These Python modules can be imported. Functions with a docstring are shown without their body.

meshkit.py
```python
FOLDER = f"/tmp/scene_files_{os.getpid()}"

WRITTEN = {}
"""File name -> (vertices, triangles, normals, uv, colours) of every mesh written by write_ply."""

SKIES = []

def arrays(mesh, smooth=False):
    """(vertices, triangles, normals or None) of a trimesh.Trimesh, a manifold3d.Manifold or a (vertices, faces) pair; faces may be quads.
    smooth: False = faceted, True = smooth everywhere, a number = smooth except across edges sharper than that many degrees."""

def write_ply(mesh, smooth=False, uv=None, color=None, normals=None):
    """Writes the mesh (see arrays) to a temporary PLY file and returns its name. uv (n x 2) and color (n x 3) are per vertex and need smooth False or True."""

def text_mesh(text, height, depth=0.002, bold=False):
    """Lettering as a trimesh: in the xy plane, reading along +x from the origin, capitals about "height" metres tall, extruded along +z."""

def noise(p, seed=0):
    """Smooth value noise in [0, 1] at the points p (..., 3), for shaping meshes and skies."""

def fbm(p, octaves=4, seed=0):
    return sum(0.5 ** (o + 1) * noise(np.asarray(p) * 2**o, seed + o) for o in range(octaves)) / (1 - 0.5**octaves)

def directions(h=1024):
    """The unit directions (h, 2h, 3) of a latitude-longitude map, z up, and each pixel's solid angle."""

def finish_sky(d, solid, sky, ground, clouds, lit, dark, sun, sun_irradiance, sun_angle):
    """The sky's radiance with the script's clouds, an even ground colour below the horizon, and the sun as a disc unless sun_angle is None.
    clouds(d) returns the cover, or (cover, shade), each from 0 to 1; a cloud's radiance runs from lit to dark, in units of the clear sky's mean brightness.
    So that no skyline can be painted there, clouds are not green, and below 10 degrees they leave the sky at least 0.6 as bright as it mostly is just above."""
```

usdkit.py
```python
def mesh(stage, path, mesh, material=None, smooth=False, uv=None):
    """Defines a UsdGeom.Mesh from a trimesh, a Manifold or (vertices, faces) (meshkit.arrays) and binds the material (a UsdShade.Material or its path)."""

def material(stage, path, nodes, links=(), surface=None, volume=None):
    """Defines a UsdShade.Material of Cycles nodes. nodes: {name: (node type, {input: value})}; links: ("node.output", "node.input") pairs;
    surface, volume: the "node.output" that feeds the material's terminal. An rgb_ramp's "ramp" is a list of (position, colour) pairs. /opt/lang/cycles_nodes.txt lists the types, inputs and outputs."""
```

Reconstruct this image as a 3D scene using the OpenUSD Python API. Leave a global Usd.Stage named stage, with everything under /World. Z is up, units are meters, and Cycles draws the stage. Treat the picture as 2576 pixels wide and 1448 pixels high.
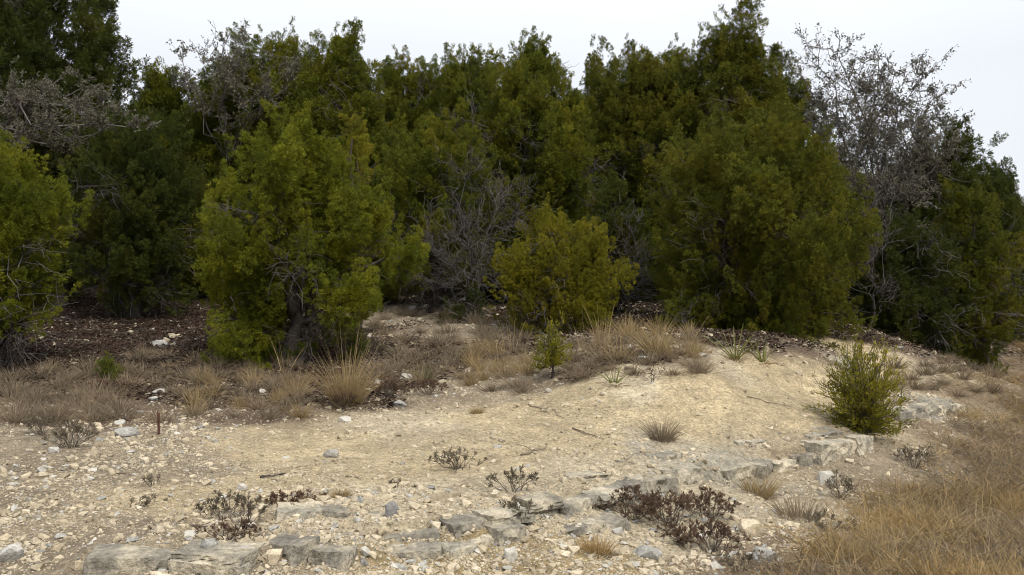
import math
import numpy as np, trimesh, usdkit
import meshkit
from scipy.interpolate import RBFInterpolator, RegularGridInterpolator
from pxr import Usd, UsdGeom, UsdLux, UsdShade, Gf, Sdf, Vt

# ------------------------------------------------------------------ camera, sky, sun, exposure
stage = Usd.Stage.CreateInMemory()
UsdGeom.SetStageUpAxis(stage, UsdGeom.Tokens.z)
UsdGeom.SetStageMetersPerUnit(stage, 1.0)
world = UsdGeom.Xform.Define(stage, '/World')
stage.SetDefaultPrim(world.GetPrim())
UsdGeom.Scope.Define(stage, '/World/Looks')
EYE, TX, W, H = 1.65, 0.554, 2576.0, 1448.0     # eye height, tangent of half the view angle, the size the layout was measured in
TY = TX * H / W
cam = UsdGeom.Camera.Define(stage, '/World/camera')
cam.AddTranslateOp().Set(Gf.Vec3d(0, 0, EYE))
cam.AddRotateXYZOp().Set(Gf.Vec3f(90, 0, 0))
cam.CreateFocalLengthAttr(32.5)
cam.CreateHorizontalApertureAttr(2 * 32.5 * TX)
cam.CreateClippingRangeAttr(Gf.Vec2f(0.05, 2000))
cam.CreateExposureAttr(1.65)

SUN_EL, SUN_AZ = math.radians(52), math.radians(150)     # azimuth from +y towards +x: behind the camera's right shoulder
M = {}
def mat(name, nodes, links, **k):
    M[name] = usdkit.material(stage, '/World/Looks/' + name, nodes, links, **k)
    return M[name]
mat('sky_overcast', {
    'sky': ('sky_texture', {'sky_type': 'single_scattering', 'sun_disc': False, 'sun_elevation': SUN_EL, 'sun_rotation': SUN_AZ, 'altitude': 300.0, 'air_density': 1.0, 'aerosol_density': 2.0}),
    'tc': ('texture_coordinate', {}),
    'sep': ('separate_xyz', {}),
    'grad': ('map_range', {'from_min': 0.22, 'from_max': 1.0, 'to_min': 5.0, 'to_max': 12.0, 'clamp': True}),   # an overcast sky is brighter overhead
    'nz': ('noise_texture', {'scale': 1.6, 'detail': 3.0}),
    'nr': ('map_range', {'from_min': 0.3, 'from_max': 0.7, 'to_min': 0.94, 'to_max': 1.06}),
    'mul': ('math', {'math_type': 'multiply'}),
    'col': ('combine_color', {}),
    'tint': ('mix', {'mix_type': 'multiply', 'fac': 1.0, 'color2': (0.955, 0.982, 1.035)}),
    'mx': ('mix', {'mix_type': 'mix', 'fac': 0.94}),
    'bg': ('background_shader', {'strength': 0.06}),
}, [('tc.generated', 'sep.vector'), ('sep.z', 'grad.value'), ('tc.generated', 'nz.vector'), ('nz.fac', 'nr.value'), ('grad.result', 'mul.value1'), ('nr.result', 'mul.value2'),
    ('mul.value', 'col.r'), ('mul.value', 'col.g'), ('mul.value', 'col.b'), ('col.color', 'tint.color1'), ('sky.color', 'mx.color1'), ('tint.color', 'mx.color2'), ('mx.color', 'bg.color')], surface='bg.background')
sky = UsdLux.DomeLight.Define(stage, '/World/sky')
UsdShade.MaterialBindingAPI.Apply(sky.GetPrim()).Bind(M['sky_overcast'])
sky.GetPrim().SetCustomDataByKey('kind', 'structure')
sun = UsdLux.DistantLight.Define(stage, '/World/sun')
sun.CreateIntensityAttr(0.4); sun.CreateAngleAttr(14.0); sun.CreateNormalizeAttr(True)
sun.CreateColorAttr(Gf.Vec3f(1.0, 0.95, 0.87))
sun.AddRotateXYZOp().Set(Gf.Vec3f(math.degrees(math.pi / 2 - SUN_EL), 0, -math.degrees(SUN_AZ) + 180))

# ------------------------------------------------------------------ helpers
used = {}
def numbered(path):
    n = used.get(path, 0); used[path] = n + 1
    return path if n == 0 else f'{path}_{n:03d}'

def data(p, label=None, cat=None, group=None, kind=None):
    p = p.GetPrim() if hasattr(p, 'GetPrim') else p
    for k, v in (('label', label), ('category', cat), ('group', group), ('kind', kind)):
        if v: p.SetCustomDataByKey(k, v)
    return p

def thing(name, label, cat, loc=(0, 0, 0), rz=0.0, scale=None, group=None, kind=None, tilt=(0, 0)):
    x = UsdGeom.Xform.Define(stage, numbered('/World/' + name))
    x.AddTranslateOp().Set(Gf.Vec3d(*map(float, loc)))
    if rz or tilt != (0, 0): x.AddRotateXYZOp().Set(Gf.Vec3f(float(tilt[0]), float(tilt[1]), float(rz)))
    if scale is not None: x.AddScaleOp().Set(Gf.Vec3f(*map(float, np.broadcast_to(scale, 3))))
    data(x, label, cat, group, kind)
    return x

def obj(name, mesh, material, parent=None, smooth=False, label=None, kind=None):
    base = '/World' if parent is None else str(parent.GetPath())
    m = usdkit.mesh(stage, numbered(f'{base}/{name}'), mesh, M[material], smooth)
    data(m, label, kind=kind)
    return m

def copy_of(proto, name, label, cat, loc, rz=0.0, scale=1.0, group=None, tilt=(0, 0)):
    x = thing(name, label, cat, loc, rz, scale, group, tilt=tilt)
    x.GetPrim().GetReferences().AddInternalReference(proto)
    x.GetPrim().SetInstanceable(True)
    return x

def quat(dirs, spin):
    """half quaternions that turn +z to dirs after a spin about z"""
    d = dirs / np.linalg.norm(dirs, axis=1, keepdims=True)
    w = 1 + d[:, 2]; q1 = np.stack([w, -d[:, 1], d[:, 0], np.zeros(len(d))], 1)
    q1[w < 1e-6] = (0, 1, 0, 0)
    q1 /= np.linalg.norm(q1, axis=1, keepdims=True)
    c, s = np.cos(spin / 2), np.sin(spin / 2)
    a, b, cc, dd = q1.T
    return np.stack([a * c - dd * s, b * c + cc * s, cc * c - b * s, a * s + dd * c], 1)

def scatter(name, protos, material, pos, q, scl, idx, parent=None, label=None, cat=None, kind='stuff', smooth=False):
    base = '/World' if parent is None else str(parent.GetPath())
    pi = UsdGeom.PointInstancer.Define(stage, numbered(f'{base}/{name}'))
    paths = []
    for k, pm in enumerate(protos):
        pth = f'{pi.GetPath()}/piece_{k:03d}'
        usdkit.mesh(stage, pth, pm, M[material[k] if isinstance(material, (list, tuple)) else material], smooth)
        paths.append(Sdf.Path(pth))
    pi.CreatePrototypesRel().SetTargets(paths)
    pi.CreatePositionsAttr(Vt.Vec3fArray.FromNumpy(np.ascontiguousarray(pos, np.float32)))
    pi.CreateOrientationsAttr(Vt.QuathArray([Gf.Quath(float(a), float(b), float(c), float(d)) for a, b, c, d in q]))
    s = np.asarray(scl, np.float32)
    if s.ndim == 1: s = np.repeat(s[:, None], 3, 1)
    pi.CreateScalesAttr(Vt.Vec3fArray.FromNumpy(np.ascontiguousarray(s)))
    pi.CreateProtoIndicesAttr(Vt.IntArray.FromNumpy(np.ascontiguousarray(idx, np.int32)))
    data(pi, label, cat, None, kind)
    return pi

def join(parts):
    vs, fs, n = [], [], 0
    for v, f in parts:
        vs.append(v); fs.append(np.asarray(f) + n); n += len(v)
    return (np.vstack(vs), np.vstack(fs)) if vs else (np.zeros((0, 3)), np.zeros((0, 3), int))

def tube(p, r, sides=5):
    p = np.asarray(p, float); r = np.broadcast_to(r, (len(p),))
    t = np.gradient(p, axis=0); t /= np.linalg.norm(t, axis=1, keepdims=True) + 1e-12
    a = np.cross(t, np.where(np.abs(t[:, 2:]) < 0.9, [0, 0, 1.0], [1.0, 0, 0])); a /= np.linalg.norm(a, axis=1, keepdims=True) + 1e-12
    b = np.cross(t, a); ang = np.arange(sides) * 2 * np.pi / sides
    v = p[:, None] + r[:, None, None] * (np.cos(ang)[None, :, None] * a[:, None] + np.sin(ang)[None, :, None] * b[:, None])
    i, j = np.meshgrid(np.arange(len(p) - 1), np.arange(sides), indexing='ij')
    q = np.stack([i * sides + j, i * sides + (j + 1) % sides, (i + 1) * sides + (j + 1) % sides, (i + 1) * sides + j], -1).reshape(-1, 4)
    return v.reshape(-1, 3), np.vstack([q[:, [0, 1, 2]], q[:, [0, 2, 3]]])

def unit(v): return v / (np.linalg.norm(v, axis=-1, keepdims=True) + 1e-12)

def wander(rs, a, b, n=6, amp=0.06):
    """a crooked line from a to b"""
    a, b = np.asarray(a, float), np.asarray(b, float)
    t = np.linspace(0, 1, n)[:, None]
    j = rs.normal(0, 1, (n, 3)) * amp * np.linalg.norm(b - a) * np.sin(np.pi * t) ** 0.6
    return a + (b - a) * t + j

def blades(base, d, length, width, rs, fold=0.3):
    """small folded diamonds: one leaf-sized blade per row"""
    d = unit(d); side = unit(np.cross(d, rs.normal(0, 1, d.shape))); up = np.cross(side, d)
    L, w = length[:, None], width[:, None]
    mid = base + d * L * 0.45
    v = np.stack([base, mid + side * w * 0.5 + up * w * fold, base + d * L, mid - side * w * 0.5 + up * w * fold], 1).reshape(-1, 3)
    k = np.arange(len(base))[:, None] * 4
    f = np.concatenate([k + [0, 1, 2], k + [0, 2, 3]], 0)
    return v, f

def straws(base, d, length, width, rs, droop=0.5, seg=3):
    """curved tapering grass blades"""
    n = len(base); d = unit(d); side = unit(np.cross(d, rs.normal(0, 1, d.shape)))
    out = d * [1, 1, 0]; vs = []
    for k in range(seg + 1):
        t = k / seg
        c = base + d * (length * t)[:, None] + (out * 0.7 + [0, 0, -0.55]) * (length * droop * t * t)[:, None]
        w = (width * (1 - 0.85 * t))[:, None] * 0.5
        vs += [c - side * w, c + side * w]
    v = np.stack(vs, 1).reshape(-1, 3); m = 2 * (seg + 1); k0 = np.arange(n)[:, None] * m; f = []
    for k in range(seg):
        f += [k0 + [2 * k, 2 * k + 1, 2 * k + 3], k0 + [2 * k, 2 * k + 3, 2 * k + 2]]
    return v, np.concatenate(f, 0)

def rot_to(d): return trimesh.geometry.align_vectors([0, 0, 1], d)

# ------------------------------------------------------------------ materials
def varied(name, stops, scale=3.0, fine=40.0, fine_amt=0.35, rough=0.9, bump=0.0, translucent=0.0, spec=0.2, coord='world', detail=4.0, island=None):
    """a colour that wanders through stops with a coarse noise, lightened and darkened a little by a fine one"""
    n = {'geo': ('geometry', {}), 'tc': ('texture_coordinate', {}), 'n1': ('noise_texture', {'scale': scale, 'detail': detail, 'roughness': 0.6}), 'ramp': ('rgb_ramp', {'ramp': stops}),
         'n2': ('noise_texture', {'scale': fine, 'detail': 3.0, 'roughness': 0.65}), 'mr': ('map_range', {'from_min': 0.3, 'from_max': 0.7, 'to_min': 1 - fine_amt, 'to_max': 1 + fine_amt, 'clamp': True}),
         'info': ('object_info', {}), 'ir': ('map_range', {'from_min': 0.0, 'from_max': 1.0, 'to_min': 0.8, 'to_max': 1.2}), 'm3': ('math', {'math_type': 'multiply'}),
         'cc': ('combine_color', {}), 'mul': ('mix', {'mix_type': 'multiply', 'fac': 1.0}), 'p': ('principled_bsdf', {'roughness': rough, 'specular_ior_level': spec})}
    src = 'geo.position' if coord == 'world' else 'tc.object'
    l = [(src, 'n1.vector'), (src, 'n2.vector'), ('n1.fac', 'ramp.fac'), ('n2.fac', 'mr.value'), ('info.random', 'ir.value'), ('mr.result', 'm3.value1'), ('ir.result', 'm3.value2'),
         ('m3.value', 'cc.r'), ('m3.value', 'cc.g'), ('m3.value', 'cc.b'), ('ramp.color', 'mul.color1'), ('cc.color', 'mul.color2'), ('mul.color', 'p.base_color')]
    if island:
        n['ir'][1].update(to_min=0.9, to_max=1.1); n['is'] = ('map_range', {'from_min': 0.0, 'from_max': 1.0, 'to_min': island[0], 'to_max': island[1]}); n['m4'] = ('math', {'math_type': 'multiply'})
        l = [x for x in l if x[0] != 'm3.value'] + [('geo.random_per_island', 'is.value'), ('m3.value', 'm4.value1'), ('is.result', 'm4.value2'), ('m4.value', 'cc.r'), ('m4.value', 'cc.g'), ('m4.value', 'cc.b')]
    if bump:
        n['b'] = ('bump', {'strength': 0.8, 'distance': bump}); l += [('n2.fac', 'b.height'), ('b.normal', 'p.normal')]
    out = 'p.BSDF'
    if translucent:
        n['t'] = ('translucent_bsdf', {}); n['x'] = ('mix_closure', {'fac': translucent})
        l += [('mul.color', 't.color'), ('p.BSDF', 'x.closure1'), ('t.BSDF', 'x.closure2')]; out = 'x.closure'
    return mat(name, n, l, surface=out)

LEAFY = dict(island=(0.62, 1.38))
varied('juniper_bright', [(0.3, (0.071, 0.0922, 0.0041)), (0.5, (0.1404, 0.161, 0.0062)), (0.7, (0.2243, 0.2157, 0.01))], 2.2, 12, 0.3, 0.75, translucent=0.25, **LEAFY)
varied('juniper_yellow', [(0.3, (0.1026, 0.1065, 0.0062)), (0.5, (0.2028, 0.1855, 0.009)), (0.72, (0.3024, 0.2539, 0.0133))], 2.4, 12, 0.3, 0.75, translucent=0.25, **LEAFY)
varied('juniper_olive', [(0.28, (0.0551, 0.0747, 0.0054)), (0.5, (0.1226, 0.1386, 0.0076)), (0.72, (0.2258, 0.2018, 0.0113))], 1.8, 12, 0.35, 0.8, translucent=0.2, **LEAFY)
varied('juniper_rusty', [(0.28, (0.0499, 0.065, 0.005)), (0.5, (0.1154, 0.1263, 0.007)), (0.74, (0.2051, 0.17, 0.0117))], 2.0, 12, 0.35, 0.8, translucent=0.2, **LEAFY)
varied('juniper_dark', [(0.3, (0.0337, 0.0499, 0.005)), (0.55, (0.0661, 0.0806, 0.0067)), (0.75, (0.1184, 0.1037, 0.0092))], 1.6, 12, 0.35, 0.8, translucent=0.2, **LEAFY)
varied('bark', [(0.3, (0.028, 0.0224, 0.0184)), (0.6, (0.06, 0.0504, 0.0424)), (0.8, (0.12, 0.108, 0.0944))], 6, 60, 0.4, 0.95, bump=0.01)
varied('dead_wood', [(0.3, (0.054, 0.0454, 0.0418)), (0.6, (0.108, 0.0965, 0.0893)), (0.8, (0.18, 0.1656, 0.1548))], 4, 60, 0.3, 0.95, island=(0.6, 1.3))
varied('oak_wood', [(0.3, (0.044, 0.0376, 0.0336)), (0.6, (0.088, 0.0784, 0.072)), (0.8, (0.16, 0.148, 0.136))], 4, 60, 0.3, 0.95)
varied('stick_wood', [(0.3, (0.07, 0.055, 0.042)), (0.7, (0.15, 0.122, 0.095))], 8, 60, 0.3, 0.95)
varied('dark_twig', [(0.3, (0.065, 0.052, 0.0416)), (0.7, (0.13, 0.104, 0.0806))], 8, 60, 0.3, 0.95, island=(0.7, 1.3))
varied('oak_leaf', [(0.3, (0.0955, 0.0961, 0.0594)), (0.5, (0.1405, 0.1327, 0.0842)), (0.72, (0.2134, 0.1715, 0.1238))], 2.5, 60, 0.3, 0.6, translucent=0.2, island=(0.6, 1.5))
varied('dry_leaf', [(0.3, (0.0857, 0.0525, 0.0306)), (0.5, (0.1371, 0.0824, 0.051)), (0.75, (0.2143, 0.1427, 0.0852))], 6, 60, 0.3, 0.8, translucent=0.15, island=(0.6, 1.5))
varied('litter_leaf', [(0.3, (0.036, 0.020, 0.012)), (0.5, (0.058, 0.032, 0.019)), (0.75, (0.090, 0.054, 0.033))], 6, 60, 0.3, 0.85, island=(0.5, 1.6))
varied('umber_leaf', [(0.3, (0.1114, 0.0918, 0.0631)), (0.5, (0.1708, 0.1425, 0.0946)), (0.75, (0.2376, 0.198, 0.1351))], 8, 60, 0.3, 0.85, translucent=0.15, island=(0.6, 1.5))
varied('straw', [(0.3, (0.348, 0.2471, 0.1159)), (0.5, (0.522, 0.374, 0.1803)), (0.72, (0.6612, 0.4958, 0.2495))], 5, 40, 0.25, 0.7, translucent=0.25, island=(0.4, 1.65))
varied('grey_grass', [(0.3, (0.2649, 0.2052, 0.1361)), (0.5, (0.3919, 0.3037, 0.2)), (0.72, (0.5295, 0.3899, 0.2401))], 3, 40, 0.25, 0.8, translucent=0.25, island=(0.4, 1.65))
varied('red_grass', [(0.28, (0.3034, 0.2067, 0.0973)), (0.5, (0.5092, 0.3324, 0.131)), (0.72, (0.6068, 0.438, 0.1966))], 1.3, 40, 0.3, 0.8, translucent=0.25, island=(0.4, 1.65))
varied('yucca_leaf', [(0.3, (0.0825, 0.0975, 0.0224)), (0.6, (0.165, 0.165, 0.04))], 6, 40, 0.25, 0.5, translucent=0.2, island=(0.7, 1.2))
varied('cream_stone', [(0.25, (0.2171, 0.1794, 0.1201)), (0.5, (0.2975, 0.2502, 0.1764)), (0.75, (0.3779, 0.3304, 0.2509))], 7, 60, 0.25, 0.95, bump=0.006)
varied('grey_stone', [(0.25, (0.135, 0.130, 0.117)), (0.5, (0.215, 0.207, 0.187)), (0.75, (0.33, 0.315, 0.28))], 7, 70, 0.35, 0.95, bump=0.008)
varied('dark_stone', [(0.25, (0.12, 0.114, 0.108)), (0.6, (0.185, 0.177, 0.17)), (0.8, (0.25, 0.238, 0.226))], 9, 70, 0.25, 0.95, bump=0.006)
varied('tan_pebble', [(0.3, (0.171, 0.1383, 0.0902)), (0.5, (0.2565, 0.2142, 0.1472)), (0.72, (0.342, 0.299, 0.2232))], 4, 60, 0.25, 0.95)
mat('ledge_stone', {'geo': ('geometry', {}), 'map': ('mapping', {'scale': (1.0, 1.0, 0.65)}), 'n1': ('noise_texture', {'scale': 5.0, 'detail': 6.0, 'roughness': 0.65}), 'n2': ('noise_texture', {'scale': 34.0, 'detail': 5.0, 'roughness': 0.7}), 'n3': ('noise_texture', {'scale': 60.0, 'detail': 3.0}),
    'r1': ('rgb_ramp', {'ramp': [(0.30, (0.090, 0.083, 0.069)), (0.47, (0.160, 0.144, 0.114)), (0.58, (0.26, 0.229, 0.17)), (0.74, (0.36, 0.315, 0.235))]}), 'r2': ('map_range', {'from_min': 0.36, 'from_max': 0.6, 'to_min': 0.62, 'to_max': 1.12, 'clamp': True}),
    'cc': ('combine_color', {}), 'mul': ('mix', {'mix_type': 'multiply', 'fac': 1.0}), 'b': ('bump', {'strength': 0.9, 'distance': 0.014}), 'p': ('principled_bsdf', {'roughness': 0.95, 'specular_ior_level': 0.15})},
    [('geo.position', 'n1.vector'), ('geo.position', 'map.vector'), ('map.vector', 'n2.vector'), ('geo.position', 'n3.vector'), ('n1.fac', 'r1.fac'), ('n2.fac', 'r2.value'), ('r2.result', 'cc.r'), ('r2.result', 'cc.g'), ('r2.result', 'cc.b'), ('r1.color', 'mul.color1'), ('cc.color', 'mul.color2'), ('mul.color', 'p.base_color'), ('n3.fac', 'b.height'), ('b.normal', 'p.normal')], surface='p.BSDF')
mat('ledge_pale', {'geo': ('geometry', {}), 'map': ('mapping', {'scale': (1.0, 1.0, 0.65)}), 'n1': ('noise_texture', {'scale': 5.0, 'detail': 6.0, 'roughness': 0.65}), 'n2': ('noise_texture', {'scale': 34.0, 'detail': 5.0, 'roughness': 0.7}), 'n3': ('noise_texture', {'scale': 60.0, 'detail': 3.0}),
    'r1': ('rgb_ramp', {'ramp': [(0.30, (0.12, 0.112, 0.088)), (0.47, (0.22, 0.20, 0.157)), (0.58, (0.33, 0.288, 0.212)), (0.74, (0.36, 0.315, 0.235))]}), 'r2': ('map_range', {'from_min': 0.36, 'from_max': 0.6, 'to_min': 0.62, 'to_max': 1.12, 'clamp': True}),
    'cc': ('combine_color', {}), 'mul': ('mix', {'mix_type': 'multiply', 'fac': 1.0}), 'b': ('bump', {'strength': 0.9, 'distance': 0.014}), 'p': ('principled_bsdf', {'roughness': 0.95, 'specular_ior_level': 0.15})},
    [('geo.position', 'n1.vector'), ('geo.position', 'map.vector'), ('map.vector', 'n2.vector'), ('geo.position', 'n3.vector'), ('n1.fac', 'r1.fac'), ('n2.fac', 'r2.value'), ('r2.result', 'cc.r'), ('r2.result', 'cc.g'), ('r2.result', 'cc.b'), ('r1.color', 'mul.color1'), ('cc.color', 'mul.color2'), ('mul.color', 'p.base_color'), ('n3.fac', 'b.height'), ('b.normal', 'p.normal')], surface='p.BSDF')
varied('pale_stone', [(0.3, (0.2178, 0.2051, 0.1778)), (0.7, (0.313, 0.2959, 0.2571))], 8, 60, 0.2, 0.95, bump=0.005)
varied('rust', [(0.3, (0.045, 0.022, 0.016)), (0.7, (0.09, 0.042, 0.028))], 30, 120, 0.3, 0.85)
# the soil: a colour carried by the ground mesh (where dirt, gravel, leaf litter lie), mottled finely
mat('soil', {
    'a': ('attribute', {'attribute': 'soil'}), 'geo': ('geometry', {}),
    'n4': ('noise_texture', {'scale': 1.3, 'detail': 5.0, 'roughness': 0.65, 'distortion': 0.8}), 'r4': ('map_range', {'from_min': 0.35, 'from_max': 0.65, 'to_min': 0.80, 'to_max': 1.16, 'clamp': True}), 'm5': ('math', {'math_type': 'multiply'}),
    'n1': ('noise_texture', {'scale': 5.0, 'detail': 6.0, 'roughness': 0.7}), 'n2': ('noise_texture', {'scale': 48.0, 'detail': 5.0, 'roughness': 0.75}),
    'v': ('voronoi_texture', {'scale': 42.0, 'feature': 'f1'}), 'vs': ('separate_color', {}),
    'r1': ('map_range', {'from_min': 0.3, 'from_max': 0.7, 'to_min': 0.72, 'to_max': 1.24, 'clamp': True}), 'r2': ('map_range', {'from_min': 0.32, 'from_max': 0.68, 'to_min': 0.6, 'to_max': 1.32, 'clamp': True}),
    'r3': ('map_range', {'from_min': 0.0, 'from_max': 1.0, 'to_min': 0.8, 'to_max': 1.2}),
    'm1': ('math', {'math_type': 'multiply'}), 'm2': ('math', {'math_type': 'multiply'}), 'cc': ('combine_color', {}), 'mul': ('mix', {'mix_type': 'multiply', 'fac': 1.0}),
    'b': ('bump', {'strength': 1.0, 'distance': 0.02}), 'p': ('principled_bsdf', {'roughness': 0.97, 'specular_ior_level': 0.1}),
}, [('geo.position', 'n1.vector'), ('geo.position', 'n2.vector'), ('geo.position', 'v.vector'), ('v.color', 'vs.color'), ('n1.fac', 'r1.value'), ('n2.fac', 'r2.value'), ('vs.r', 'r3.value'),
    ('r1.result', 'm1.value1'), ('r2.result', 'm1.value2'), ('m1.value', 'm2.value1'), ('r3.result', 'm2.value2'), ('geo.position', 'n4.vector'), ('n4.fac', 'r4.value'), ('m2.value', 'm5.value1'), ('r4.result', 'm5.value2'), ('m5.value', 'cc.r'), ('m5.value', 'cc.g'), ('m5.value', 'cc.b'),
    ('a.color', 'mul.color1'), ('cc.color', 'mul.color2'), ('mul.color', 'p.base_color'), ('n2.fac', 'b.height'), ('b.normal', 'p.normal')], surface='p.BSDF')

# ------------------------------------------------------------------ terrain
def ray(px, row): return (px - W / 2) / (W / 2) * TX, (H / 2 - row) / (H / 2) * TY
CP = [  # column, row, distance
    (0, 1448, 4.25), (640, 1448, 4.2), (1288, 1448, 4.35), (1930, 1448, 4.75), (2576, 1448, 4.8),
    (0, 1300, 5.0), (0, 1200, 5.6), (0, 1100, 6.6), (0, 1000, 8.0), (0, 900, 10.0), (0, 800, 13.5), (0, 740, 18),
    (640, 1300, 5.0), (640, 1200, 5.8), (640, 1100, 6.9), (640, 1000, 8.4), (640, 900, 10.5), (640, 830, 12.8), (600, 740, 19),
    (1288, 1310, 5.0), (1288, 1200, 5.9), (1288, 1100, 6.9), (1288, 1000, 8.2), (1288, 950, 9.0), (1288, 880, 10.5), (1288, 820, 12.5), (1288, 770, 15.5), (1100, 745, 18),
    (1650, 1210, 6.1), (2150, 1110, 7.8), (1700, 1300, 5.6), (1900, 1200, 6.9), (2000, 1400, 5.0), (2300, 1200, 7.2), (2500, 1050, 10.2), (2300, 1330, 5.9),
    (1700, 1110, 7.2), (1700, 1000, 7.85), (1700, 935, 8.35), (1900, 885, 9.35), (2060, 1000, 8.75), (2000, 895, 9.75), (2150, 905, 10.4), (2300, 890, 11.7), (2300, 1000, 10.5), (2500, 950, 13), (2576, 875, 17), (2430, 900, 14.5),
    (1750, 830, 12.2), (1600, 760, 17), (2150, 820, 13.6), (2400, 830, 16)]
cp = []
for px, row, d in CP:
    u, v = ray(px, row); cp.append((u * d, d, EYE + v * d))
cp += [(-14, 30, 1.75), (0, 30, 1.72), (12, 30, 1.5), (22, 30, 0.7), (30, 20, 0.1), (16, 12, 0.05), (8, 2, 0.0), (0, 1, 0.05), (-6, 1.5, 0.3), (-9, 4, 0.62), (-14, 10, 1.0), (-22, 20, 1.5),
       (0, -8, -0.05), (10, -6, -0.05), (-10, -6, 0.0), (0, 50, 1.5), (-30, 45, 1.5), (30, 45, 0.9), (40, 5, -0.1), (-35, 5, 0.8)]
cp = np.array(cp)
rbf = RBFInterpolator(cp[:, :2], cp[:, 2], kernel='thin_plate_spline', smoothing=0.02)
def xs_near(): return np.concatenate([np.linspace(-60, -12, 33)[:-1], np.linspace(-12, 14, 157), np.linspace(14, 60, 33)[1:]])
gx, gy = xs_near(), np.concatenate([np.linspace(-20, 2, 23)[:-1], np.linspace(2, 22, 121), np.linspace(22, 60, 30)[1:]])
GX, GY = np.meshgrid(gx, gy, indexing='ij')
base_grid = RegularGridInterpolator((gx, gy), rbf(np.c_[GX.ravel(), GY.ravel()]).reshape(GX.shape), bounds_error=False, fill_value=None)
def nz(x, y, s, seed, oct=3): return meshkit.fbm(np.stack([x * s + 100, y * s + 100, np.full_like(x, 3.3)], -1), oct, seed) - 0.5
def base_height(x, y):
    p = np.stack([np.clip(x, -60, 60), np.clip(y, -20, 60)], -1)
    z = base_grid(p); far = np.clip((np.hypot(x, y) - 35) / 30, 0, 1)
    return z * (1 - far) + 0.6 * far
def ledge_mask(x, y):
    """1 where bedrock strata crop out: a band along the foot of the cut, running away to the right"""
    u = (-x + y) / math.sqrt(2); s = (x + y) / math.sqrt(2)
    m = np.exp(-((u - 3.65) / np.where(u < 3.65, 0.55, 0.5)) ** 2)
    return m * np.clip((s - 0.8) / 1.2, 0, 1) * np.clip((9.3 - s) / 1.0, 0, 1)
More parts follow.
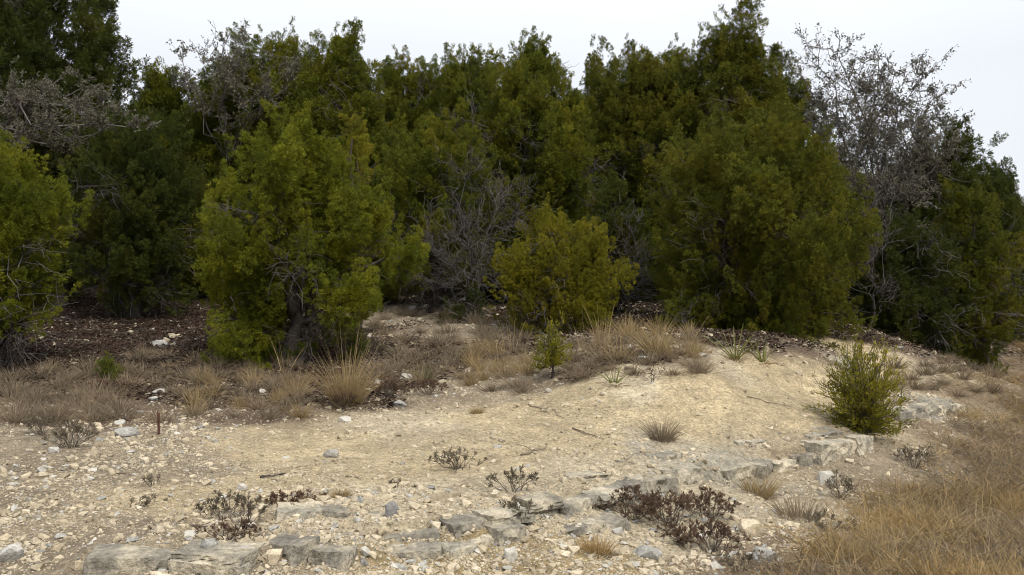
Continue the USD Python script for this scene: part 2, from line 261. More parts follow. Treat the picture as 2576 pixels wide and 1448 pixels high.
LEDGES = [  # what it is, its line in the layout (columns and rows of its foot, left to right), thickness in rows, length of its blocks in metres
    ('long pale ledge of thick blocks, its left end under the dark round boulder', [(975, 1392), (1080, 1378), (1190, 1356), (1300, 1340)], 46, (0.22, 0.42)),
    ('thin cream ledge below the long pale one', [(780, 1408), (950, 1412), (1080, 1415), (1180, 1398), (1290, 1378)], 26, (0.18, 0.4)),
    ('grey ledge of split blocks above the bottom left of centre', [(690, 1330), (780, 1322), (860, 1318), (950, 1340)], 28, (0.14, 0.26)),
    ('weathered grey bench of slabs at the bottom left', [(225, 1446), (340, 1436), (480, 1440), (620, 1446)], 36, (0.2, 0.42)),
    ('cracked cream ledge under the thin one', [(640, 1400), (760, 1425), (900, 1438)], 34, (0.16, 0.34)),
    ('stepped ledge of grey blocks left of the reddish shrubs', [(1310, 1308), (1400, 1306), (1500, 1282), (1610, 1262)], 40, (0.18, 0.32)),
    ('block ledge above the reddish shrubs', [(1440, 1246), (1540, 1232), (1640, 1256), (1690, 1250)], 34, (0.18, 0.34)),
    ('upper ledge of grey strata running up to the round green bush', [(1610, 1198), (1720, 1222), (1830, 1206), (1960, 1178), (2070, 1156), (2180, 1138)], 34, (0.22, 0.5)),
    ('second grey stratum above the upper ledge', [(1560, 1182), (1700, 1176), (1850, 1158), (1980, 1136), (2100, 1118)], 24, (0.22, 0.5)),
    ('highest thin grey ledge just under the bare bank', [(1680, 1146), (1800, 1136), (1930, 1114), (2060, 1092)], 16, (0.2, 0.45)),
    ('short pale ledge below the stepped one', [(1370, 1356), (1480, 1350), (1560, 1334)], 14, (0.2, 0.4)),
    ('tilted grey bedrock slabs right of the round green bush', [(2250, 1060), (2330, 1040), (2410, 1030)], 26, (0.25, 0.5)),
]
def at_base(px, row):
    u, v = ray(px, row); d = np.linspace(3.2, 40, 4000); hit = np.nonzero(base_height(u * d, d) >= EYE + v * d)[0]
    d = d[hit[0]] if len(hit) else 30.0
    return np.array([u * d, d, EYE + v * d])
LEDGE_LINES = []
for _, line, th_, _ in LEDGES:
    P_ = np.array([at_base(*p) for p in line]); L_ = np.r_[0, np.cumsum(np.hypot(*np.diff(P_[:, :2], axis=0).T))]
    u_ = np.linspace(0, L_[-1], max(3, int(L_[-1] / 0.06))); LEDGE_LINES.append((np.c_[np.interp(u_, L_, P_[:, 0]), np.interp(u_, L_, P_[:, 1])], u_, th_ / (W / 2) * TX * P_[:, 1].mean()))
def terraces(x, y):
    """rubble banked up behind the ledges"""
    out = np.zeros(np.broadcast(x, y).shape); x, y = np.broadcast_arrays(x, y)
    for pts, u_, T in LEDGE_LINES:
        box_ = (x > pts[:, 0].min() - 1.2) & (x < pts[:, 0].max() + 0.4) & (y > pts[:, 1].min() - 0.3) & (y < pts[:, 1].max() + 1.5)
        if not box_.any(): continue
        X_, Y_ = x[box_], y[box_]
        d2 = (X_[:, None] - pts[None, :, 0]) ** 2 + (Y_[:, None] - pts[None, :, 1]) ** 2; k = d2.argmin(1)
        tg = np.gradient(pts, axis=0); tg /= np.linalg.norm(tg, axis=1, keepdims=True)
        dx, dy = X_ - pts[k, 0], Y_ - pts[k, 1]; bh = -dx * tg[k, 1] + dy * tg[k, 0]; al = dx * tg[k, 0] + dy * tg[k, 1]
        m = np.clip((bh - 0.015) / 0.07, 0, 1) * np.exp(-np.maximum(bh - 0.15, 0) / 0.42) * np.clip(1 - (np.abs(al) - 0.04) / 0.15, 0, 1)
        out[box_] = np.maximum(out[box_], 0.92 * T * m)
    return out
def raw_height(x, y):
    x, y = np.asarray(x, float), np.asarray(y, float)
    z = base_height(x, y)
    r = np.hypot(x, y); near = np.clip((30 - r) / 15, 0, 1)
    z = z + near * (0.13 * nz(x, y, 0.7, 1) + 0.05 * nz(x, y, 2.6, 2) + 0.028 * nz(x, y, 9.0, 3) + 0.012 * nz(x, y, 28.0, 4, 2))
    u, sl = (-x + y) / math.sqrt(2), (x + y) / math.sqrt(2)        # rain-washed rills down the cut face
    face = np.exp(-((u - 4.75) / 0.65) ** 2) * np.clip((sl - 5.2) / 1.5, 0, 1) * np.clip((14.5 - sl) / 2, 0, 1)
    z = z + face * (0.10 * nz(sl, u * 0.35, 2.6, 61, 3) + 0.05 * nz(sl, u * 0.3, 7.0, 62, 2))
    m = ledge_mask(x, y)
    st = 0.085; zz = (z + 0.05 * nz(x, y, 1.3, 7)) / st; k = np.floor(zz); f = zz - k
    step = (k + np.clip((f - 0.40) / 0.14, 0, 1)) * st
    return z * (1 - 0.15 * m) + (step - 0.05 * nz(x, y, 1.3, 7)) * 0.15 * m

def height(x, y):
    x, y = np.asarray(x, float), np.asarray(y, float); r = np.hypot(x, y)
    return raw_height(x, y) + np.where((r > 3.5) & (r < 14), terraces(x, y), 0.0)

def at(px, row):
    """the ground point seen at a column and row of the layout"""
    u, v = ray(px, row); d = np.linspace(3.2, 40, 4000)
    hit = np.nonzero(base_height(u * d, d) >= EYE + v * d)[0]
    d = d[hit[0]] if len(hit) else 30.0
    return np.array([u * d, d, float(height(u * d, d))])
def ground_at(x, y): return np.array([x, y, float(height(x, y))])

th = np.concatenate([np.linspace(-180, -36, 50)[:-1], np.linspace(-36, 36, 640), np.linspace(36, 180, 50)[1:-1]])
rr = np.concatenate([np.geomspace(0.3, 3.6, 16)[:-1], np.geomspace(3.6, 22, 620), np.geomspace(22, 500, 60)[1:]])
TH, RR = np.meshgrid(np.radians(th), rr, indexing='ij')
X, Y = (np.sin(TH) * RR).ravel(), (np.cos(TH) * RR).ravel()
Z = height(X, Y)
nt, nr = len(th), len(rr)
i, j = np.meshgrid(np.arange(nt), np.arange(nr - 1), indexing='ij'); i2 = (i + 1) % nt
q = np.stack([i * nr + j, i2 * nr + j, i2 * nr + j + 1, i * nr + j + 1], -1).reshape(-1, 4)
f = np.vstack([q[:, [0, 2, 1]], q[:, [0, 3, 2]]])
centre = len(X); X0 = np.append(X, 0.0); Y0 = np.append(Y, 0.0); Z0 = np.append(Z, float(height(0.0, 0.0)))
k = np.arange(nt); f = np.vstack([f, np.stack([np.full(nt, centre), ((k + 1) % nt) * nr, k * nr], 1)])
# soil colours (albedo) by place
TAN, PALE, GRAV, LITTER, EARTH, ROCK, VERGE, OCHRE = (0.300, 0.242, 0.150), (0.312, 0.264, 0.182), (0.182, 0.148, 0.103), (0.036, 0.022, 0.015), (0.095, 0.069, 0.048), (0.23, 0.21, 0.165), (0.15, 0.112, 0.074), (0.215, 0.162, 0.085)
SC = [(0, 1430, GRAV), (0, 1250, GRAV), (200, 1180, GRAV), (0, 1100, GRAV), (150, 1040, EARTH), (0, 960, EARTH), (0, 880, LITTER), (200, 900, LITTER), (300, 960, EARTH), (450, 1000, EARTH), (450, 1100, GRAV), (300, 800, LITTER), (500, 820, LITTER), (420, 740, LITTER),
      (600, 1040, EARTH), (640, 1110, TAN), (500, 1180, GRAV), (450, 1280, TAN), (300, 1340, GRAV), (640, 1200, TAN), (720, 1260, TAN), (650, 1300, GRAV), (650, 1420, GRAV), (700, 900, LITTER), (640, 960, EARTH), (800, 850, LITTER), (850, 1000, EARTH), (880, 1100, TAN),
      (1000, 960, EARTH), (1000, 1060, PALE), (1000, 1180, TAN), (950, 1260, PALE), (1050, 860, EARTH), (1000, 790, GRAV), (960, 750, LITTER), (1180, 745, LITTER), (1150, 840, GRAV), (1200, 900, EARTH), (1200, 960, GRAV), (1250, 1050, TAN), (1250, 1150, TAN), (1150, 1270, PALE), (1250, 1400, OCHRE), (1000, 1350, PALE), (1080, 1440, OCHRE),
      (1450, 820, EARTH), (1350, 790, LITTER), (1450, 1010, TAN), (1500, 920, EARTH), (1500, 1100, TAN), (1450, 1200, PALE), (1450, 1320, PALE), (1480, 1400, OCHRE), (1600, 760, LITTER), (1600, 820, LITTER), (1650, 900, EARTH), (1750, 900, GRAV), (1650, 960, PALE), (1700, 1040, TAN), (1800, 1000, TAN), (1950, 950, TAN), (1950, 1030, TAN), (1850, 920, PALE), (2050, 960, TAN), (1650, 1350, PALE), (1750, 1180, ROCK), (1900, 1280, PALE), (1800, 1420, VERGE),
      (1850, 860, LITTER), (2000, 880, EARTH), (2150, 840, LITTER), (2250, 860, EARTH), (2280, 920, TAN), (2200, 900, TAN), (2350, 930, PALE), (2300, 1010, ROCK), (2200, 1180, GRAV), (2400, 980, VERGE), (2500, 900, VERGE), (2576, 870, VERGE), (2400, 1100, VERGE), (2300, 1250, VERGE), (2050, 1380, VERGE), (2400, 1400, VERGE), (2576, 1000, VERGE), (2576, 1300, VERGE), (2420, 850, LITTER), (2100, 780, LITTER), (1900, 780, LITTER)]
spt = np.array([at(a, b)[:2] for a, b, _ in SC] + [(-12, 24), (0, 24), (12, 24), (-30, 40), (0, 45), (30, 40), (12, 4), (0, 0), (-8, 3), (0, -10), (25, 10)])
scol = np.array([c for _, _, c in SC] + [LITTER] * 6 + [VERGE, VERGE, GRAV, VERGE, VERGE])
def warp(x, y): d = np.hypot(x, y) + 0.5; return np.stack([np.arctan2(x, y) * 3.0, np.log(d) * 3.2], -1)
wp = warp(spt[:, 0], spt[:, 1])
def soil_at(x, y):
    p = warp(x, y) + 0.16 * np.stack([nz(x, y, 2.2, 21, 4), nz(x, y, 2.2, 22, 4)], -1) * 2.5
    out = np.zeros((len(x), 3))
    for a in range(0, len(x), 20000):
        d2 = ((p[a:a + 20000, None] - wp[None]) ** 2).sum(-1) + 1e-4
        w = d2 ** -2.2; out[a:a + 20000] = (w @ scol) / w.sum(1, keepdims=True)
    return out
soil = soil_at(X0, Y0)
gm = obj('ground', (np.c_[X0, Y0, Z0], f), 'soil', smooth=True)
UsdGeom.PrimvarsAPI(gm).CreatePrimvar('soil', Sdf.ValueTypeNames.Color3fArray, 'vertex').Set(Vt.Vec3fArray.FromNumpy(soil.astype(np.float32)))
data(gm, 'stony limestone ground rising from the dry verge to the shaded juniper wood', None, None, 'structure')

# ------------------------------------------------------------------ junipers
def clump(seed, h=0.5, r=0.17, tufts=34, per=20, size=1.0):
    """one bough tip of a juniper: an upright plume of rounded little tufts, each of many short scaly sprays"""
    rs = np.random.RandomState(seed)
    t = rs.uniform(0.0, 1.0, tufts) ** 0.85; ph = rs.uniform(0, 2 * np.pi, tufts)
    env = r * np.minimum(1, (t + 0.3) / 0.5) * (1.03 - t) ** 0.65
    rad = env * np.sqrt(rs.uniform(0.3, 1, tufts))
    out = np.stack([np.cos(ph), np.sin(ph), 0 * ph], 1)
    lean = np.array([rs.normal(0, 0.12), rs.normal(0, 0.12), 1.0])
    c = out * rad[:, None] + lean * (t * h)[:, None]
    d = out * (0.9 * (1 - t) + 0.12)[:, None] + [0, 0, 0.7]
    n = tufts * per
    tr = np.repeat(rs.uniform(0.020, 0.038, tufts) * size, per)[:, None]
    cc, dd = np.repeat(c, per, 0), np.repeat(unit(d), per, 0)
    off = unit(rs.normal(0, 1, (n, 3)))
    base = cc + off * tr * rs.uniform(0.3, 1, (n, 1)) + dd * tr * 0.5
    return blades(base, dd * 0.9 + off * 0.75 + rs.normal(0, 0.25, (n, 3)), rs.uniform(0.022, 0.048, n) * size, rs.uniform(0.008, 0.014, n) * size, rs)
CLUMPS = [clump(1), clump(2, 0.42, 0.19, 34), clump(3, 0.6, 0.15, 36), clump(4, 0.48, 0.21, 40), clump(5, 0.72, 0.11, 30), clump(6, 0.4, 0.16, 28)]
COARSE = [clump(11, size=1.4, per=15), clump(12, 0.42, 0.19, 32, 15, 1.4), clump(13, 0.62, 0.16, 34, 15, 1.4), clump(14, 0.48, 0.21, 36, 15, 1.4), clump(15, 0.8, 0.10, 28, 15, 1.3), clump(16, 0.4, 0.16, 26, 15, 1.4)]

def twig_bunch(rs, p0, d0, n=14, L=0.5, r=0.006, spread=0.8, sub=2):
    parts = []
    for _ in range(n):
        d = unit(d0 + rs.normal(0, spread, 3)); l = L * rs.uniform(0.5, 1.2)
        a = p0 + rs.normal(0, 0.05, 3); b = a + d * l
        parts.append(tube(wander(rs, a, b, 4, 0.1), np.linspace(r, r * 0.35, 4), 3))
        for _ in range(sub):
            s = rs.uniform(0.3, 0.9); c = a + (b - a) * s; e = c + unit(d + rs.normal(0, 0.8, 3)) * l * 0.45
            parts.append(tube(wander(rs, c, e, 3, 0.1), np.linspace(r * 0.6, r * 0.25, 3), 3))
    return parts

def juniper(label, base, d, profile, tone, n, seed, peaks=(), name='juniper_tree', cat='tree', group=None, size=1.0, stems=1, twigs=20, limbs=7, depth=0.85, hollow=0.45, extra=(), low=0.0, trunk_r=None, bare=(), widen=1.18):
    """base: column of the trunk; d: distance of the trunk; profile: rows from top to bottom with the crown's left and right columns; peaks: (column, row) of leaders on top"""
    rs = np.random.RandomState(seed)
    bx = ray(base, 0)[0] * d; root = ground_at(bx, d)
    pr = np.array([(EYE + ray(0, r)[1] * d, ray(l, 0)[0] * d, ray(rt, 0)[0] * d) for r, l, rt in profile]) - [root[2], bx, bx]
    pr = pr[np.argsort(pr[:, 0])]
    if d > 14.5:                                                # the trees of the wood reach into each other
        m_, h_ = (pr[:, 1] + pr[:, 2]) / 2, (pr[:, 2] - pr[:, 1]) / 2 * widen; pr[:, 1], pr[:, 2] = m_ - h_, m_ + h_
    zt, zb = pr[-1, 0], pr[0, 0]
    mid = lambda z: np.interp(z, pr[:, 0], (pr[:, 1] + pr[:, 2]) / 2)
    rad = lambda z: np.interp(z, pr[:, 0], (pr[:, 2] - pr[:, 1]) / 2)
    t = thing(name, label, cat, root - [0, 0, 0.04], group=group)
    # trunk and limbs
    ht = zt * 0.86; tr = trunk_r or 0.028 * (zt ** 0.8) + 0.02
    tops = []
    for s in range(stems):
        off = np.array([0, 0, 0]) if s == 0 else np.array([rs.uniform(-0.12, 0.12), rs.uniform(-0.12, 0.12), 0])
        top = np.array([mid(ht) + (0 if s == 0 else rs.uniform(-0.5, 0.5) * rad(zt * 0.5)), rs.uniform(-0.1, 0.1) * (1 + 2 * s), ht * (1 if s == 0 else rs.uniform(0.6, 0.85))])
        ln = wander(rs, off - [0, 0, 0.12], top, 9, 0.025)
        obj('trunk', tube(ln, tr * (1 if s == 0 else 0.75) * (1.12 - np.linspace(0, 1, 9)) * np.r_[1.35, 1.08, np.ones(7)], 8), 'bark', t, True)
        tops.append(ln)
    tips = []
    for k in range(limbs):
        ln = tops[k % stems]; a = ln[1 + (k * 5) % 6] + rs.normal(0, 0.01, 3)
        z = min(zt * 0.92, max(zb, a[2]) + rs.uniform(0.15, 0.5) * (zt - zb) * 0.6); ph = rs.uniform(0, 2 * np.pi) if k % 2 else rs.uniform(np.pi, 2 * np.pi)
        b = np.array([mid(z) + math.cos(ph) * rad(z) * 0.8, math.sin(ph) * rad(z) * 0.8 * depth, z])
        l2 = wander(rs, a, b, 7, 0.06)
        obj('limb', tube(l2, tr * 0.42 * (1.1 - np.linspace(0, 1, 7)), 5), 'bark', t, True)
        tips.append(l2)
    # crown: boughs over an uneven envelope, each a tapering group of upright tips, with dim inner foliage between
    zs = np.linspace(zb, zt, 60); pdf = rad(zs) + 0.12; cdf = np.cumsum(pdf) / pdf.sum()
    per = 22; nb = max(6, int(n / 9.5)); bs = (0.33 if n < 900 else 0.38) * size * (1.0 if d < 14.5 else 1.1)      # bough radius
    cz = np.clip(np.interp(rs.uniform(0, 1, nb * 5), cdf, zs), min(zb + 0.34 * size, zt - 0.35 * size), zt - 0.3 * size); cph = rs.uniform(0, 2 * np.pi, nb * 5)
    cph = np.where((np.sin(cph) > 0.2) & (rs.uniform(0, 1, nb * 5) < 0.55), -cph, cph)
    lob = meshkit.noise(np.stack([np.cos(cph) * 1.5 + 7 + seed, np.sin(cph) * 1.5 + 7, cz * 1.1 + 5], -1), seed)
    cR = np.maximum(rad(cz) * (0.76 + 0.29 * lob) - bs * 0.66, 0.0)
    C = np.stack([mid(cz) + cR * np.cos(cph), cR * np.sin(cph) * depth, cz], 1)
    sel = []
    for k in range(len(C)):
        if len(sel) >= nb: break
        if not sel or np.min(np.linalg.norm((C[sel] - C[k]) * [1, 1, 0.75], axis=1)) > bs * 0.98: sel.append(k)
    P, D, S, I, dead = [], [], [], [], []
    for k in sel:
        b_ = bs * rs.uniform(0.7, 1.35); kf = rs.uniform(0.62, 1.5)
        if rs.rand() < 0.05: dead.append(C[k]); continue
        m = max(7, int(per * (b_ / bs) ** 1.5)); hgt_ = b_ * rs.uniform(2.2, 3.3)
        tt = rs.uniform(0, 1, m) ** 0.9; ph = rs.uniform(0, 2 * np.pi, m)
        env = b_ * np.minimum(1, (tt + 0.35) / 0.5) * (1.04 - tt) ** 0.7
        o = np.stack([np.cos(ph), np.sin(ph), 0 * ph], 1)
        ax = np.array([math.cos(cph[k]), math.sin(cph[k]) * depth, 0]) * rs.uniform(0.1, 0.5) * (1 - 0.6 * (cz[k] - zb) / (zt - zb)) + [rs.normal(0, 0.1), 0, 1 - low * 0.3]
        p = C[k] + o * (env * np.sqrt(rs.uniform(0.3, 1, m)))[:, None] + ax * ((tt - 0.62) * hgt_)[:, None] - [0, 0, 0.12 * size]
        P.append(p); D.append(ax * 0.9 + o * (0.75 * (1 - tt) + 0.1)[:, None] + rs.normal(0, 0.12, (m, 3))); S.append(rs.uniform(0.42, 0.74, m) * kf * size * (1.1 - 0.3 * tt)); I.append(rs.choice(6, m, p=[0.2, 0.2, 0.2, 0.15, 0.1, 0.15]))
    m = int(n * 0.30); z = np.interp(rs.uniform(0, 1, m), cdf, zs); ph = rs.uniform(0, 2 * np.pi, m); R = rad(z) * rs.uniform(0.05, 0.72, m) ** 0.7 * 0.68
    pos = np.stack([mid(z) + R * np.cos(ph), R * np.sin(ph) * depth, z - 0.25], 1)
    if len(pos): P.append(pos); D.append(rs.normal(0, 0.5, pos.shape) + [0, 0, 0.6]); S.append(rs.uniform(0.6, 1.0, m) * size); I.append(rs.choice([0, 1, 3, 5], m))
    for px, row in peaks:                                       # pointed leaders
        u, v = ray(px, row); tip = np.array([u * d, rs.uniform(-0.25, 0.25), EYE + v * d]) - [bx, 0, root[2]]
        L = rs.uniform(0.4, 0.8) * size
        m = 15; tt = rs.uniform(0, 1, m) ** 0.8; wv = 0.02 + 0.16 * (tt) * size
        c = tip - np.array([rs.normal(0, 0.04), rs.normal(0, 0.05), 1.0]) * (0.34 * size + tt * L)[:, None] + rs.normal(0, 1, (m, 3)) * wv[:, None] * [1, 1, 0.3]
        P.append(c); D.append(rs.normal(0, 0.13, (m, 3)) + [0, 0, 1]); S.append(rs.uniform(0.45, 0.8, m) * size * (0.7 + 0.4 * tt)); I.append(rs.choice([2, 4, 0], m, p=[0.35, 0.45, 0.2]))
        P.append(tip[None] - [0, 0, 0.42 * size]); D.append(np.array([[rs.normal(0, 0.06), 0, 1.0]])); S.append(np.array([0.62 * size])); I.append(np.array([4]))
    for px, row, w_, h_, dy, m in extra:                        # single boughs that stand out of the crown
        u, v = ray(px, row); c = np.array([u * d, dy, EYE + v * d]) - [bx, 0, root[2]]
        e = np.array([w_ / (W / 2) * TX * d / 2, w_ / (W / 2) * TX * d / 2.5, h_ / (H / 2) * TY * d / 2])
        p = c + unit(rs.normal(0, 1, (m, 3))) * e * rs.uniform(0.2, 1, (m, 1)) ** 0.5 * 0.8 - [0, 0, 0.15 * size]
        P.append(p); D.append(unit(p - c) * 0.4 + rs.normal(0, 0.15, (m, 3)) + [0, 0, 1]); S.append(rs.uniform(0.6, 1.0, m) * size); I.append(rs.choice([0, 1, 2, 3, 5], m))
        j = int(np.argmin(np.abs(tops[0][:, 2] - c[2] + 0.2)))
        obj('limb', tube(wander(rs, tops[0][j], c, 6, 0.05), np.linspace(tr * 0.35, 0.01, 6), 5), 'bark', t, True)
    P, D, S, I = np.vstack(P), np.vstack(D), np.concatenate(S), np.concatenate(I)
    for x0, x1, r0, r1 in bare:                                 # where the photograph shows the trunk bare
        hide = (P[:, 0] > ray(x0, 0)[0] * d - bx) & (P[:, 0] < ray(x1, 0)[0] * d - bx) & (P[:, 2] < EYE + ray(0, r0)[1] * d - root[2]) & (P[:, 2] > EYE + ray(0, r1)[1] * d - root[2]) & (P[:, 1] < 0.35)
        P, D, S, I = P[~hide], D[~hide], S[~hide], I[~hide]
    scatter('crown', COARSE if d > 14.5 else CLUMPS, 'juniper_' + tone, P, quat(D, rs.uniform(0, 6.28, len(P))), S, I, t)
    if twigs:
        parts = []
        for k in range(twigs):
            ln = tips[k % len(tips)]; p0 = ln[rs.randint(1, 6)]
            parts += twig_bunch(rs, p0, np.array([p0[0], p0[1] - 0.3, -0.1]), 6, 0.55 * size, 0.0055 if d < 13 else 0.008, 0.7)
        for c in dead: parts += twig_bunch(rs, c, np.array([c[0] * 0.6, c[1] * 0.6, 0.5]), 16, 0.42 * size, 0.004 if d < 13 else 0.006, 0.6, 3)
        obj('dead_twigs', join(parts), 'dead_wood', t, kind='stuff')
    return t

J = 'junipers along the edge of the wood'
juniper('broad bright yellow-green juniper with a bare dark trunk, standing left of centre', 735, 10.3,
        [(335, 770, 830), (380, 715, 860), (430, 640, 905), (500, 560, 955), (590, 495, 990), (680, 488, 950), (770, 505, 870), (850, 525, 730), (885, 560, 690)], 'bright', 1000, 101, bare=[(705, 850, 690, 910), (715, 770, 600, 700)],
        peaks=[(770, 335), (735, 360), (855, 345), (640, 400), (940, 420)], group=J, stems=3, twigs=40, hollow=0.5, extra=[(1015, 640, 90, 80, 0.1, 12), (890, 750, 120, 120, -0.5, 22), (720, 430, 150, 130, -0.7, 14)], limbs=9, trunk_r=0.095)
juniper('small yellow juniper with a cone-shaped crown on a short trunk, centre of the slope edge', 1398, 11.9,
        [(500, 1375, 1400), (560, 1330, 1440), (630, 1270, 1510), (700, 1235, 1560), (760, 1270, 1530), (800, 1310, 1480)], 'yellow', 250, 102,
        peaks=[(1385, 497), (1488, 560), (1320, 590)], group=J, twigs=34, size=0.8, limbs=8, hollow=0.35, extra=[(1545, 690, 80, 70, 0.0, 8), (1290, 650, 80, 70, -0.2, 7)], trunk_r=0.055)
juniper('massive olive juniper with many rounded tops reaching the ground beside the bare bank', 1960, 12.1,
        [(285, 1870, 1960), (350, 1690, 2040), (430, 1650, 2110), (540, 1640, 2150), (660, 1630, 2165), (760, 1690, 2160), (840, 1760, 2140), (885, 1850, 2080)], 'rusty', 1250, 103,
        peaks=[(1692, 350), (1905, 285), (1990, 330), (1810, 370), (2095, 400), (1760, 440)], group=J, stems=3, twigs=50, hollow=0.5, limbs=10, extra=[(2120, 560, 110, 190, -0.5, 22), (1860, 520, 150, 170, -1.1, 22), (1980, 620, 150, 170, -1.3, 22)])
juniper('low dark green juniper shrub under the left side of the massive juniper', 1725, 11.6,
        [(755, 1690, 1720), (800, 1660, 1770), (850, 1650, 1800), (872, 1670, 1790)], 'olive', 60, 104, peaks=[(1690, 750)], name='juniper_shrub', cat='shrub', size=0.7, twigs=6, limbs=4, group=None)
juniper('yellow-green juniper cut off by the left edge of the picture', -10, 9.3,
        [(375, -120, 50), (440, -150, 112), (540, -160, 145), (640, -160, 152), (710, -150, 140), (760, -130, 100), (790, -100, 50)], 'bright', 430, 105,
        peaks=[(40, 372), (110, 410), (75, 350)], group=J, twigs=20, hollow=0.5)
juniper('rust-tinged juniper near the right edge', 2440, 14.0,
        [(470, 2400, 2470), (560, 2360, 2520), (660, 2330, 2545), (760, 2330, 2550), (850, 2350, 2530), (898, 2380, 2500)], 'rusty', 470, 106, peaks=[(2440, 455), (2490, 540), (2395, 520)], group=J, twigs=24, stems=2)
B = 'tall junipers standing in the wood'
juniper('tallest dark juniper at the top left, its top out of the picture', 150, 15.5,
        [(-150, -20, 200), (-40, -120, 270), (40, -150, 310), (120, -150, 335), (200, -150, 325), (300, -120, 330), (420, -80, 320), (560, -60, 280), (680, 0, 250)], 'dark', 680, 111, group=B, twigs=30, size=1.15, widen=1.0, stems=2, hollow=0.4)
juniper('narrow dark juniper right of the tall one at the top left', 430, 16.8,
        [(165, 385, 430), (230, 360, 490), (330, 345, 530), (460, 330, 540), (620, 340, 530), (730, 370, 500)], 'olive', 567, 112, widen=1.0, peaks=[(400, 165), (385, 185), (470, 230)], group=B, size=1.15)
juniper('spire-topped juniper behind the bright one, with two thin leaders on the skyline', 660, 17.5,
        [(100, 620, 760), (160, 570, 790), (260, 520, 800), (400, 500, 820), (560, 500, 820), (720, 540, 800)], 'olive', 756, 113, peaks=[(636, 95), (735, 62), (692, 100), (600, 130), (762, 110), (560, 165)], group=B, size=1.15)
juniper('pointed dark green juniper, the peak left of the dip in the skyline', 880, 15.8,
        [(85, 840, 880), (140, 800, 925), (220, 780, 960), (330, 770, 980), (460, 800, 1010), (600, 830, 1020), (720, 880, 990)], 'olive', 756, 114, peaks=[(852, 75), (880, 92), (820, 120), (900, 130), (790, 180), (940, 165)], group=B, size=1.1, twigs=26)
juniper('orange-tinged slim juniper top showing above the bright juniper', 890, 12.6,
        [(265, 880, 905), (330, 860, 915), (420, 850, 930), (520, 850, 930), (650, 850, 930)], 'yellow', 110, 115, peaks=[(895, 262), (875, 300)], group=B, size=0.85, twigs=8, limbs=4)
juniper('ragged thin-topped juniper in the dip of the skyline left of centre', 1050, 18.5,
        [(150, 1020, 1100), (210, 960, 1140), (330, 940, 1160), (480, 950, 1160), (720, 980, 1130)], 'olive', 486, 116, peaks=[(1040, 145), (1085, 155), (1000, 185), (975, 195), (1110, 180)], group=B, size=1.15)
juniper('flat-topped juniper left of the central peak of the skyline', 1190, 17.6,
        [(125, 1170, 1230), (190, 1120, 1270), (320, 1100, 1290), (500, 1110, 1290), (720, 1140, 1260)], 'olive', 580, 117, peaks=[(1150, 130), (1195, 118), (1235, 118)], group=B, size=1.15)
juniper('broad green juniper with the central peak of the skyline', 1340, 16.0,
        [(105, 1300, 1370), (180, 1245, 1430), (270, 1210, 1470), (400, 1180, 1500), (540, 1190, 1500), (640, 1230, 1460)], 'olive', 972, 118, peaks=[(1330, 95), (1375, 115), (1295, 150), (1420, 165), (1270, 170), (1445, 220)], group=B, size=1.1, twigs=40, stems=2, hollow=0.4)
juniper('dark drooping juniper in the middle of the wood behind the grey brush', 1090, 14.6,
        [(300, 1060, 1130), (380, 980, 1220), (500, 960, 1260), (600, 980, 1250), (680, 1010, 1180)], 'olive', 330, 119, peaks=[(1080, 300)], group=B, size=1.0, twigs=50, hollow=0.3)
juniper('ragged olive juniper right of the central notch in the skyline', 1600, 16.8,
        [(130, 1570, 1640), (170, 1490, 1720), (240, 1480, 1780), (340, 1500, 1800), (500, 1510, 1780), (720, 1560, 1720)], 'rusty', 864, 120, peaks=[(1505, 150), (1540, 160), (1600, 122), (1625, 125), (1690, 82), (1735, 140), (1480, 215)], group=B, size=1.1, twigs=26, stems=2)
juniper('highest olive juniper of the right half, with two blunt peaks', 1850, 16.3,
        [(70, 1790, 1900), (130, 1770, 1920), (220, 1750, 1945), (330, 1720, 1970), (480, 1720, 1990), (700, 1760, 1950)], 'rusty', 945, 121, peaks=[(1785, 60), (1812, 45), (1835, 85), (1895, 60), (1875, 90), (1760, 120), (1915, 130)], group=B, size=1.1, twigs=20, stems=2)
juniper('small leaning juniper top between the blunt peaks and the grey oak', 1990, 17.0,
        [(165, 1975, 2010), (220, 1940, 2040), (320, 1940, 2070), (480, 1960, 2080), (700, 1980, 2060)], 'rusty', 220, 122, peaks=[(1985, 155), (2010, 175)], group=B, size=1.1)
juniper('dark green young juniper in shade right of the small yellow one', 1540, 14.2,
        [(462, 1520, 1545), (520, 1490, 1590), (600, 1480, 1620), (690, 1500, 1620), (745, 1530, 1600)], 'dark', 170, 123, peaks=[(1530, 460), (1605, 510)], group=B, size=0.95, twigs=24)
juniper('shaded dark juniper filling the gap left of the bright juniper', 330, 13.9,
        [(290, 230, 420), (380, 180, 500), (500, 170, 530), (610, 190, 500), (690, 230, 440), (730, 260, 400)], 'dark', 480, 124, group=B, size=1.0, twigs=44, hollow=0.3, stems=2)
juniper('dark juniper behind the rust-tinged one at the right edge', 2510, 17.5,
        [(410, 2470, 2540), (480, 2420, 2580), (600, 2400, 2640), (720, 2400, 2650), (840, 2420, 2600)], 'dark', 420, 125, peaks=[(2450, 420), (2495, 405), (2545, 440), (2570, 500)], group=B, size=1.1)
juniper('shaded green juniper below the grey oak', 2290, 15.6,
        [(340, 2340, 2420), (430, 2200, 2460), (560, 2180, 2440), (700, 2190, 2400), (790, 2220, 2360)], 'dark', 400, 126, group=B, size=1.05, twigs=40)
juniper('dusky juniper with hanging boughs in front of the grey oak trunk', 2270, 13.8,
        [(540, 2280, 2320), (610, 2210, 2390), (700, 2170, 2410), (790, 2190, 2400), (850, 2220, 2360)], 'dark', 300, 128, group=B, size=0.95, twigs=20)
